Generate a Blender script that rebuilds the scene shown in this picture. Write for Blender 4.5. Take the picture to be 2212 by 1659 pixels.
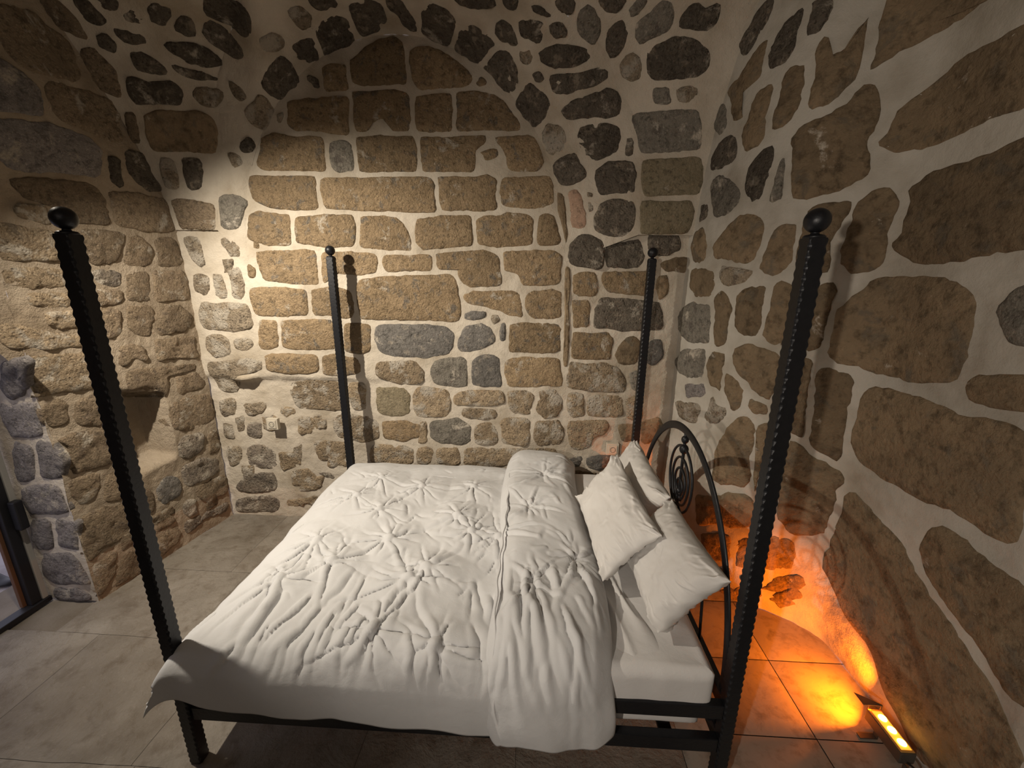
# Stone-vaulted bedroom with an iron four-poster bed.
import bpy, bmesh, math, random
import numpy as np
from mathutils import Vector, Matrix

for o in list(bpy.data.objects): bpy.data.objects.remove(o, do_unlink=True)
SC = bpy.context.scene
COL = SC.collection

# ---------------- camera, world, lights, exposure ----------------
cam = bpy.data.cameras.new('camera'); cam.sensor_width = 36.0
cam.lens = 889.15/2212*36.0; cam.clip_start = .02
cam_o = bpy.data.objects.new('camera', cam); COL.objects.link(cam_o); SC.camera = cam_o
def cam_axes(yaw, pitch, roll):
    cy, sy, cp, sp = math.cos(yaw), math.sin(yaw), math.cos(pitch), math.sin(pitch)
    f = Vector((-sy*cp, cy*cp, -sp)); r = Vector((cy, sy, 0)); u = r.cross(f)
    cr, sr = math.cos(roll), math.sin(roll)
    return cr*r+sr*u, -sr*r+cr*u, f
r_, u_, f_ = cam_axes(.0488, .2582, .0097)
M = Matrix((r_, u_, -f_)).transposed().to_4x4(); M.translation = Vector((1.3485, -1.2044, 1.9685))
cam_o.matrix_world = M

w = bpy.data.worlds.new('world'); SC.world = w; w.use_nodes = True
bg = w.node_tree.nodes['Background']; bg.inputs[0].default_value = (.63, .62, .76, 1); bg.inputs[1].default_value = 1.15

def light(name, kind, loc, target, energy, color, **kw):
    l = bpy.data.lights.new(name, kind); l.energy = energy; l.color = color
    for k, v in kw.items(): setattr(l, k, v)
    o = bpy.data.objects.new(name, l); COL.objects.link(o); o.location = loc
    d = Vector(target)-Vector(loc); o.rotation_euler = d.to_track_quat('-Z', 'Y').to_euler()
    return o
WARM = (1.0, .89, .73)
# spotlight hung at the vault over the foot of the bed
light('ceiling_spot', 'SPOT', (-.74, .20, 2.72), (.04, 1.5, .98), 312, WARM, spot_size=math.radians(113), spot_blend=.85, shadow_soft_size=.025)
# lamp of the room behind the photographer
light('room_lamp', 'SPOT', (.19, -2.40, 1.93), (2.75, 1.0, 1.35), 150, (1.0, .89, .76), spot_size=math.radians(84), spot_blend=.9, shadow_soft_size=.03)
# soft light of the rest of the room
light('room_glow', 'AREA', (.9, -2.9, 2.6), (.9, .5, 1.0), 7, (1.0, .88, .76), shape='RECTANGLE', size=2.0, size_y=1.2)
vs = SC.view_settings
vs.view_transform = 'Standard'; vs.look = 'None'; vs.exposure = 0.0; vs.gamma = 1.0; vs.use_curve_mapping = False
# ---------------- helpers ----------------
rng = np.random.default_rng(7); random.seed(7)
def tag(o, label=None, cat=None, group=None, kind=None):
    if label: o['label'] = label
    if cat: o['category'] = cat
    if group: o['group'] = group
    if kind: o['kind'] = kind
    return o
def empty(name, loc=(0,0,0)):
    o = bpy.data.objects.new(name, None); COL.objects.link(o); o.location = loc; o.empty_display_size = .1; return o
def mesh(name, verts, faces, mat, parent=None, smooth=True, loc=None):
    me = bpy.data.meshes.new(name); V = np.asarray(verts, float)
    loc = np.zeros(3) if loc is None else np.asarray(loc, float)
    me.from_pydata((V-loc).tolist(), [], [tuple(int(i) for i in f) for f in faces])
    if smooth: me.polygons.foreach_set('use_smooth', [True]*len(me.polygons))
    me.materials.append(mat); me.update()
    o = bpy.data.objects.new(name, me); COL.objects.link(o); o.location = loc
    if parent is not None:
        o.parent = parent; o.matrix_parent_inverse = Matrix.Identity(4); o.location = Vector(loc)-world_loc(parent)
    return o
def world_loc(o):
    v = Vector(o.location); p = o.parent
    while p is not None: v = v+Vector(p.location); p = p.parent
    return v
def bm_obj(name, bm, mat, parent=None, smooth=False):
    bmesh.ops.recalc_face_normals(bm, faces=bm.faces[:])
    c = Vector((0,0,0))
    for v in bm.verts: c += v.co
    c /= max(1, len(bm.verts))
    for v in bm.verts: v.co -= c
    me = bpy.data.meshes.new(name); bm.to_mesh(me); bm.free(); me.materials.append(mat)
    if smooth: me.polygons.foreach_set('use_smooth', [True]*len(me.polygons))
    o = bpy.data.objects.new(name, me); COL.objects.link(o); o.location = c
    if parent is not None: o.parent = parent; o.location = c-world_loc(parent)
    return o
def grid_faces(n, m, close=False):
    F = []
    for i in range(n-1):
        for j in range(m-1):
            a = i*m+j; F.append((a, a+1, a+m+1, a+m))
        if close: F.append((i*m+m-1, i*m, (i+1)*m, (i+1)*m+m-1))
    return F
def box(bm, x0, x1, y0, y1, z0, z1, bev=0.0):
    g = bmesh.ops.create_cube(bm, size=1.0)
    for v in g['verts']:
        v.co.x = x0 if v.co.x < 0 else x1; v.co.y = y0 if v.co.y < 0 else y1; v.co.z = z0 if v.co.z < 0 else z1
    if bev:
        E = {e for v in g['verts'] for e in v.link_edges}
        bmesh.ops.bevel(bm, geom=list(E), offset=bev, segments=2, affect='EDGES', profile=.5)
def tube(P, rad, n=10, flat=None, up=(0,0,1)):
    """tube along points; rad number or list; flat=(a,b) gives an oval or flat bar section"""
    P = np.asarray(P, float); N = len(P); V = []; F = []
    rad = np.full(N, rad) if np.isscalar(rad) else np.asarray(rad)
    T = np.gradient(P, axis=0); T /= np.linalg.norm(T, axis=1)[:, None]+1e-12
    u = np.cross(T[0], up)
    if np.linalg.norm(u) < 1e-3: u = np.cross(T[0], (1, 0, 0))
    for i in range(N):
        u = u-T[i]*(u@T[i]); u /= np.linalg.norm(u); v = np.cross(T[i], u)
        for k in range(n):
            a = 2*math.pi*(k+.5)/n; ca, sa = math.cos(a), math.sin(a)
            if flat: V.append(P[i]+u*ca*flat[0]*rad[i]+v*sa*flat[1]*rad[i])
            else: V.append(P[i]+rad[i]*(u*ca+v*sa))
    F = grid_faces(N, n, True)
    F.append(tuple(range(n))[::-1]); F.append(tuple(range((N-1)*n, N*n)))
    return V, F
def lathe(prof, n=20):
    V = []; 
    for r, z in prof:
        for k in range(n): a = 2*math.pi*k/n; V.append((r*math.cos(a), r*math.sin(a), z))
    F = grid_faces(len(prof), n, True); F.append(tuple(range(n))[::-1]); F.append(tuple(range((len(prof)-1)*n, len(prof)*n)))
    return np.array(V), F
# value noise on arrays
def _h(ix, iy, iz, s):
    n = (ix*374761393+iy*668265263+iz*2147483647+s*974634457).astype(np.int64) & 0x7fffffff
    n = ((n ^ (n >> 13))*1274126177) & 0x7fffffff
    n = ((n ^ (n >> 15))*2246822519) & 0x7fffffff
    return ((n ^ (n >> 16)) & 0xffff)/32767.5-1
def vn(x, y, z=0., s=0):
    x, y, z = np.broadcast_arrays(np.asarray(x, float), np.asarray(y, float), np.asarray(z, float))
    ix, iy, iz = [np.floor(a).astype(np.int64) for a in (x, y, z)]
    f = [a-b for a, b in zip((x, y, z), (ix, iy, iz))]; f = [a*a*a*(a*(a*6-15)+10) for a in f]
    r = 0
    for dx in (0, 1):
        for dy in (0, 1):
            for dz in (0, 1):
                wgt = (f[0] if dx else 1-f[0])*(f[1] if dy else 1-f[1])*(f[2] if dz else 1-f[2])
                r = r+wgt*_h(ix+dx, iy+dy, iz+dz, s)
    return r
def fbm(x, y, z=0., oct=4, s=0, gain=.5):
    r = 0; a = 1.
    for o in range(oct):
        r = r+a*vn(np.asarray(x)*2**o, np.asarray(y)*2**o, np.asarray(z)*2**o, s+o); a *= gain
    return r

# ---------------- materials ----------------
def new_mat(name):
    m = bpy.data.materials.new(name); m.use_nodes = True
    nt = m.node_tree; return m, nt, nt.nodes['Principled BSDF']
def N(nt, t, **kw):
    n = nt.nodes.new(t)
    for k, v in kw.items():
        if k.startswith('i_'):
            key = k[2:]; key = int(key) if key.isdigit() else key.replace('_', ' ')
            n.inputs[key].default_value = v
        else: setattr(n, k, v)
    return n
def lk(nt, a, b): nt.links.new(a, b)
def ramp(nt, fac, stops):
    n = N(nt, 'ShaderNodeValToRGB'); cr = n.color_ramp
    while len(cr.elements) < len(stops): cr.elements.new(.5)
    for e, (p, c) in zip(cr.elements, stops): e.position = p; e.color = c if len(c) == 4 else (*c, 1)
    lk(nt, fac, n.inputs[0]); return n.outputs[0]
def noise(nt, vec, scale, detail=4., rough=.55, dist=0.):
    n = N(nt, 'ShaderNodeTexNoise', i_Scale=scale, i_Detail=detail, i_Roughness=rough, i_Distortion=dist)
    lk(nt, vec, n.inputs['Vector']); return n.outputs['Fac']
def mixc(nt, f, a, b, mode='MIX'):
    n = N(nt, 'ShaderNodeMix', data_type='RGBA', blend_type=mode)
    for s, v in ((n.inputs[0], f), (n.inputs[6], a), (n.inputs[7], b)):
        if isinstance(v, (int, float)): s.default_value = v
        elif isinstance(v, tuple): s.default_value = (*v, 1) if len(v) == 3 else v
        else: lk(nt, v, s)
    return n.outputs[2]
def math_(nt, op, a, b=0.):
    n = N(nt, 'ShaderNodeMath', operation=op)
    for s, v in zip(n.inputs, (a, b)):
        if isinstance(v, (int, float)): s.default_value = v
        else: lk(nt, v, s)
    return n.outputs[0]
def pos(nt): return N(nt, 'ShaderNodeNewGeometry').outputs['Position']
def bump(nt, bsdf, h, strength, dist):
    b = N(nt, 'ShaderNodeBump', i_Strength=strength, i_Distance=dist); lk(nt, h, b.inputs['Height']); lk(nt, b.outputs[0], bsdf.inputs['Normal'])

MORTAR = (.60, .535, .445)
def mortar_mat(name, col=MORTAR, rough_amt=1.0, stain=.5):
    m, nt, b = new_mat(name); p = pos(nt)
    n1 = noise(nt, p, 3.2, 5); n2 = noise(nt, p, 30, 6, .65)
    d = tuple(c*f for c, f in zip(col, (.62, .58, .52)))
    c = mixc(nt, ramp(nt, n1, [(.42, (0,0,0)), (.72, (1,1,1))]), col, d)
    c = mixc(nt, math_(nt, 'MULTIPLY', n2, .45*stain), c, tuple(c_*.45 for c_ in col))
    lk(nt, c, b.inputs['Base Color']); b.inputs['Roughness'].default_value = .95; b.inputs['Specular IOR Level'].default_value = .15
    h = math_(nt, 'ADD', math_(nt, 'MULTIPLY', noise(nt, p, 28, 8, .6), .7), math_(nt, 'MULTIPLY', noise(nt, p, 140, 4, .6), .25))
    bump(nt, b, h, .7*rough_amt, .018); return m
def stone_mat(name, A, B, C=None, smear=.0, bmp=1.0, pits=.5, scale=9., fleck=.6):
    """A main colour, B second tone, C spots; smear = how much lime plaster is left on the face"""
    m, nt, b = new_mat(name); p = pos(nt)
    oi = N(nt, 'ShaderNodeObjectInfo').outputs['Random']
    v = N(nt, 'ShaderNodeVectorMath', operation='ADD'); lk(nt, p, v.inputs[0])
    mul = N(nt, 'ShaderNodeVectorMath', operation='SCALE', i_0=(7., 3., 5.)); lk(nt, oi, mul.inputs['Scale']); lk(nt, mul.outputs[0], v.inputs[1]); q = v.outputs[0]
    n1 = noise(nt, q, scale, 6, .6, .6); n2 = noise(nt, q, scale*4, 5, .65); n3 = noise(nt, q, scale*13, 3, .6)
    c = mixc(nt, ramp(nt, n1, [(.36, (0,0,0)), (.64, (1,1,1))]), A, B)
    if C: c = mixc(nt, ramp(nt, noise(nt, q, scale*1.7, 4, .6, .4), [(.56, (0,0,0)), (.66, (1,1,1))]), c, C)
    c = mixc(nt, ramp(nt, n2, [(.32, (.9,.9,.9)), (.5, (0,0,0))]), c, tuple(x*.40 for x in A))
    c = mixc(nt, ramp(nt, n3, [(.55, (0,0,0)), (.75, (fleck,)*3)]), c, tuple(min(.8, x*1.8) for x in A))
    val = math_(nt, 'ADD', math_(nt, 'MULTIPLY', oi, .38), .80)
    hs = N(nt, 'ShaderNodeHueSaturation'); lk(nt, c, hs.inputs['Color']); lk(nt, val, hs.inputs['Value']); c = hs.outputs[0]
    if smear > 0:
        ns = noise(nt, q, 7.5, 7, .68, .3)
        lo = .66-.34*smear
        c = mixc(nt, ramp(nt, ns, [(lo, (0,0,0)), (lo+.09, (1,1,1))]), c, tuple(x*.96 for x in MORTAR))
    lk(nt, c, b.inputs['Base Color']); b.inputs['Roughness'].default_value = .93; b.inputs['Specular IOR Level'].default_value = .18
    vo = N(nt, 'ShaderNodeTexVoronoi', i_Scale=scale*5); lk(nt, q, vo.inputs['Vector'])
    h = math_(nt, 'ADD', math_(nt, 'ADD', math_(nt, 'MULTIPLY', noise(nt, q, scale*2.6, 9, .66), 1.0), math_(nt, 'MULTIPLY', noise(nt, q, scale*8.5, 5, .62, .5), .55)), math_(nt, 'MULTIPLY', ramp(nt, vo.outputs['Distance'], [(.0, (0,0,0)), (.35, (1,1,1))]), .35*pits))
    bump(nt, b, h, 1.0*bmp, .026); return m
def plain(name, col, rough=.5, metal=0., spec=.5, emit=None, es=1.):
    m, nt, b = new_mat(name); b.inputs['Base Color'].default_value = (*col, 1); b.inputs['Roughness'].default_value = rough
    b.inputs['Metallic'].default_value = metal; b.inputs['Specular IOR Level'].default_value = spec
    if emit: b.inputs['Emission Color'].default_value = (*emit, 1); b.inputs['Emission Strength'].default_value = es
    return m
TAN, TAN2 = (.39, .285, .175), (.31, .225, .135)
MS = {
 't': stone_mat('tan_limestone', TAN, TAN2, (.21,.18,.145), .20, 1.1),
 'u': stone_mat('plaster_smeared_limestone', (.46,.355,.24), (.39,.295,.195), (.28,.225,.165), .45, 1.35, 1.),
 'o': stone_mat('olive_limestone', (.28,.235,.16), (.24,.20,.13), None, .12, .7),
 'b': stone_mat('brown_limestone', (.265,.195,.122), (.20,.148,.094), (.165,.135,.098), .06, .8, .4, 5., .18),
 'w': stone_mat('taupe_limestone', (.33,.255,.175), (.27,.205,.142), (.2,.155,.115), .24, 1.2, .6),
 'd': stone_mat('dark_basalt', (.20,.17,.135), (.145,.122,.098), (.34,.285,.22), .24, 1.3, 1.),
 'g': stone_mat('grey_stone', (.265,.24,.20), (.21,.19,.158), (.15,.13,.112), .24, .9),
 'k': stone_mat('slate_grey_stone', (.20,.185,.168), (.16,.148,.135), (.32,.28,.23), .16, .8),
 'p': stone_mat('pale_plastered_stone', (.44,.36,.265), (.36,.29,.21), (.21,.17,.13), .55, 1.3, 1.),
 'n': stone_mat('grey_plastered_stone', (.27,.23,.19), (.32,.265,.205), (.19,.16,.135), .45, 1.2, 1.),
 'r': stone_mat('rosy_limestone', (.38,.255,.185), (.33,.225,.16), None, .06, .4),
 'v': stone_mat('mauve_grey_stone', (.36,.325,.31), (.29,.265,.255), (.2,.18,.17), .24, 1.2),
}
M_MORTAR = mortar_mat('lime_mortar')
M_MORTAR_R = mortar_mat('lime_mortar_smooth', (.53,.495,.435), .6, .35)
M_MORTAR_L = mortar_mat('earthy_mortar', (.43,.355,.27), 1.5, .6)
def floor_mat(name='worn_limestone_floor', k=1., bs=1.):
    m, nt, b = new_mat(name); p = pos(nt)
    n1 = noise(nt, p, 2.2, 6, .6, .5); n2 = noise(nt, p, 11, 6, .65, .3); n3 = noise(nt, p, 60, 4, .6)
    c = mixc(nt, ramp(nt, n1, [(.35, (0,0,0)), (.68, (1,1,1))]), tuple(x*k for x in (.29,.26,.22)), tuple(x*k for x in ((.18,.152,.12) if k == 1. else (.25,.22,.185))))
    c = mixc(nt, ramp(nt, n2, [(.5, (0,0,0)), (.72, (.75,.75,.75))]), c, (.13,.10,.072))
    c = mixc(nt, ramp(nt, n3, [(.6, (0,0,0)), (.85, (.5,.5,.5))]), c, (.40,.36,.30))
    oi = N(nt, 'ShaderNodeObjectInfo').outputs['Random']
    hs = N(nt, 'ShaderNodeHueSaturation'); lk(nt, c, hs.inputs['Color']); lk(nt, math_(nt, 'ADD', math_(nt, 'MULTIPLY', oi, .16), .92), hs.inputs['Value'])
    lk(nt, hs.outputs[0], b.inputs['Base Color']); b.inputs['Roughness'].default_value = .72; b.inputs['Specular IOR Level'].default_value = .3
    bump(nt, b, math_(nt, 'ADD', noise(nt, p, 7, 9, .66, .5), math_(nt, 'MULTIPLY', n3, .2)), .75*bs, .035*bs); return m
M_FLOOR = floor_mat(); M_TILE = floor_mat('smooth_floor_tile', 1.25, .35); M_JOINT = mortar_mat('floor_joint', (.22,.19,.155), .6)
def iron_mat():
    m, nt, b = new_mat('black_iron'); p = pos(nt)
    c = mixc(nt, noise(nt, p, 60, 3), (.008,.009,.012), (.018,.018,.021)); lk(nt, c, b.inputs['Base Color'])
    b.inputs['Roughness'].default_value = .42; b.inputs['Metallic'].default_value = .35
    bump(nt, b, noise(nt, p, 90, 4), .25, .003); return m
M_IRON = iron_mat()
def cloth_mat(name, col, sheen=.2):
    m, nt, b = new_mat(name); p = pos(nt)
    c = mixc(nt, noise(nt, p, 5, 4), col, tuple(x*.93 for x in col)); lk(nt, c, b.inputs['Base Color'])
    b.inputs['Roughness'].default_value = .88; b.inputs['Specular IOR Level'].default_value = .2
    h = math_(nt, 'ADD', math_(nt, 'MULTIPLY', noise(nt, p, 22, 6, .6, .6), .8), math_(nt, 'MULTIPLY', noise(nt, p, 420, 2), .12))
    bump(nt, b, h, .22, .012); return m
M_DUVET = cloth_mat('white_duvet_cotton', (.60,.60,.605)); M_SHEET = cloth_mat('white_sheet_cotton', (.64,.625,.615)); M_PILLOW = cloth_mat('white_pillow_cotton', (.68,.66,.635))
import numpy as np
# ---------- shape of the room (metres; x right, y away, z up) ----------
def cat(P, n):
    """smooth curve through the points P, n samples"""
    P = np.asarray(P, float); Q = np.vstack([2*P[0]-P[1], P, 2*P[-1]-P[-2]])
    seg = np.r_[0, np.cumsum(np.linalg.norm(np.diff(P, axis=0), axis=1))]
    out = []
    for s in np.linspace(0, seg[-1], n):
        i = min(max(np.searchsorted(seg, s, side='right')-1, 0), len(P)-2)
        h = seg[i+1]-seg[i]; t = (s-seg[i])/h; a, b, c, d = Q[i:i+4]
        ha, hc = np.linalg.norm(b-a)+1e-12, np.linalg.norm(d-c)+1e-12
        m0 = h*((b-a)/ha*h+(c-b)/h*ha)/(ha+h); m1 = h*((c-b)/h*hc+(d-c)/hc*h)/(h+hc)
        out.append((2*t**3-3*t*t+1)*b+(t**3-2*t*t+t)*m0+(3*t*t-2*t**3)*c+(t**3-t*t)*m1)
    return np.array(out)
YB = 1.72
PLAN_R = [(2.36,1.74),(2.43,1.45),(2.54,1.18),(2.68,1.02),(2.83,.945),(2.94,.82),(2.965,.5),(2.97,0.),(2.97,-1.),(2.97,-2.),(2.97,-3.4)]
PR = cat(PLAN_R, 241)
SR = np.r_[0, np.cumsum(np.linalg.norm(np.diff(PR, axis=0), axis=1))]
def right_xy(s): return np.interp(s, SR, PR[:,0]), np.interp(s, SR, PR[:,1])
def right_pt(s, z):
    x, y = right_xy(s); return (x+.055*float(np.clip(1-z/.30, 0, 1))**1.5*float(np.clip((.95-y)/.2, 0, 1)), y, z)
def left_x(y): return -1.14-.158*(YB-y)
# lunette arc on the back wall, creases of the vault
def lun(t):
    a = np.pi*(1-t); return np.array([.45+1.11*np.cos(a), YB, 2.06+1.32*np.sin(a)])
CEN = (.55,.1,3.85)
CR = [(2.02,1.66,2.23),(2.00,1.65,2.6),(1.932,1.64,2.897),(1.819,1.6,3.046),(1.704,1.52,3.207),(1.456,1.36,3.302),(1.1,.9,3.6),CEN]
CL = [(-.833,1.70,2.25),(-.76,1.68,2.6),(-.683,1.64,2.95),(-.603,1.6,3.11),(-.406,1.5,3.319),(-.2,1.3,3.43),(.1,.8,3.65),CEN]
CRc, CLc = cat(CR, 61), cat(CL, 61)
LR = [(2.40,1.68,2.23),(2.42,1.60,2.7),(2.50,1.42,3.2),(2.66,1.14,3.7),(2.9,.8,4.0),(2.97,.1,4.25)]
LL = [(-1.145,1.705,2.25),(-1.15,1.66,2.45),(-1.16,1.58,2.68),(-1.18,1.45,2.95),(-1.21,1.27,3.25),(-1.25,1.0,3.55),(-1.33,.5,3.85),(-1.38,.1,3.92)]
LRc, LLc = cat(LR, 61), cat(LL, 61)
def webB_grid(nt=90, ns=30):
    FC = np.vstack([CLc, CRc[::-1][1:]]); k = np.linspace(0, len(FC)-1, nt)
    G = []
    for i in range(nt):
        t = i/(nt-1); a = lun(t); b = np.array([np.interp(k[i], np.arange(len(FC)), FC[:,c]) for c in range(3)])
        G.append([a+(b-a)*s for s in np.linspace(0,1,ns)])
    return np.array(G)
def ruled(A, B, n):
    return np.array([[a+(b-a)*s for s in np.linspace(0,1,n)] for a,b in zip(A,B)])
def back_grid(nx, nz):
    X = np.linspace(-1.16,2.40,nx); Z = np.linspace(0,3.45,nz)
    return np.array([[(x,YB,z) for x in X] for z in Z])
def left_grid(y0, y1, z0, z1, ny, nz):
    return np.array([[(left_x(y),y,z) for y in np.linspace(y0,y1,ny)] for z in np.linspace(z0,z1,nz)])
def right_grid(ns, nz, s0=0., s1=None, ztop=4.3):
    S = np.linspace(s0, SR[-1] if s1 is None else s1, ns)
    return np.array([[right_pt(s, ztop*j) for s in S] for j in np.linspace(0,1,nz)])
def jamb_grid(nx=8, nz=30):
    # reveal of the doorway, facing the camera, then the vault of the door opening
    prof = [(.775,0.),(.775,.7),(.775,1.25),(.74,1.45),(.62,1.66),(.42,1.83),(.2,1.88),(0.,1.83),(-.2,1.68),(-.33,1.45),(-.36,1.2),(-.36,0.)]
    P = cat(prof, nz); G=[]
    for y,z in P: G.append([(left_x(y)+(-1.66-left_x(y))*s, y+.015*s*(1 if y>.2 else -1), z) for s in np.linspace(0,1,nx)])
    return np.array(G), P
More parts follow.
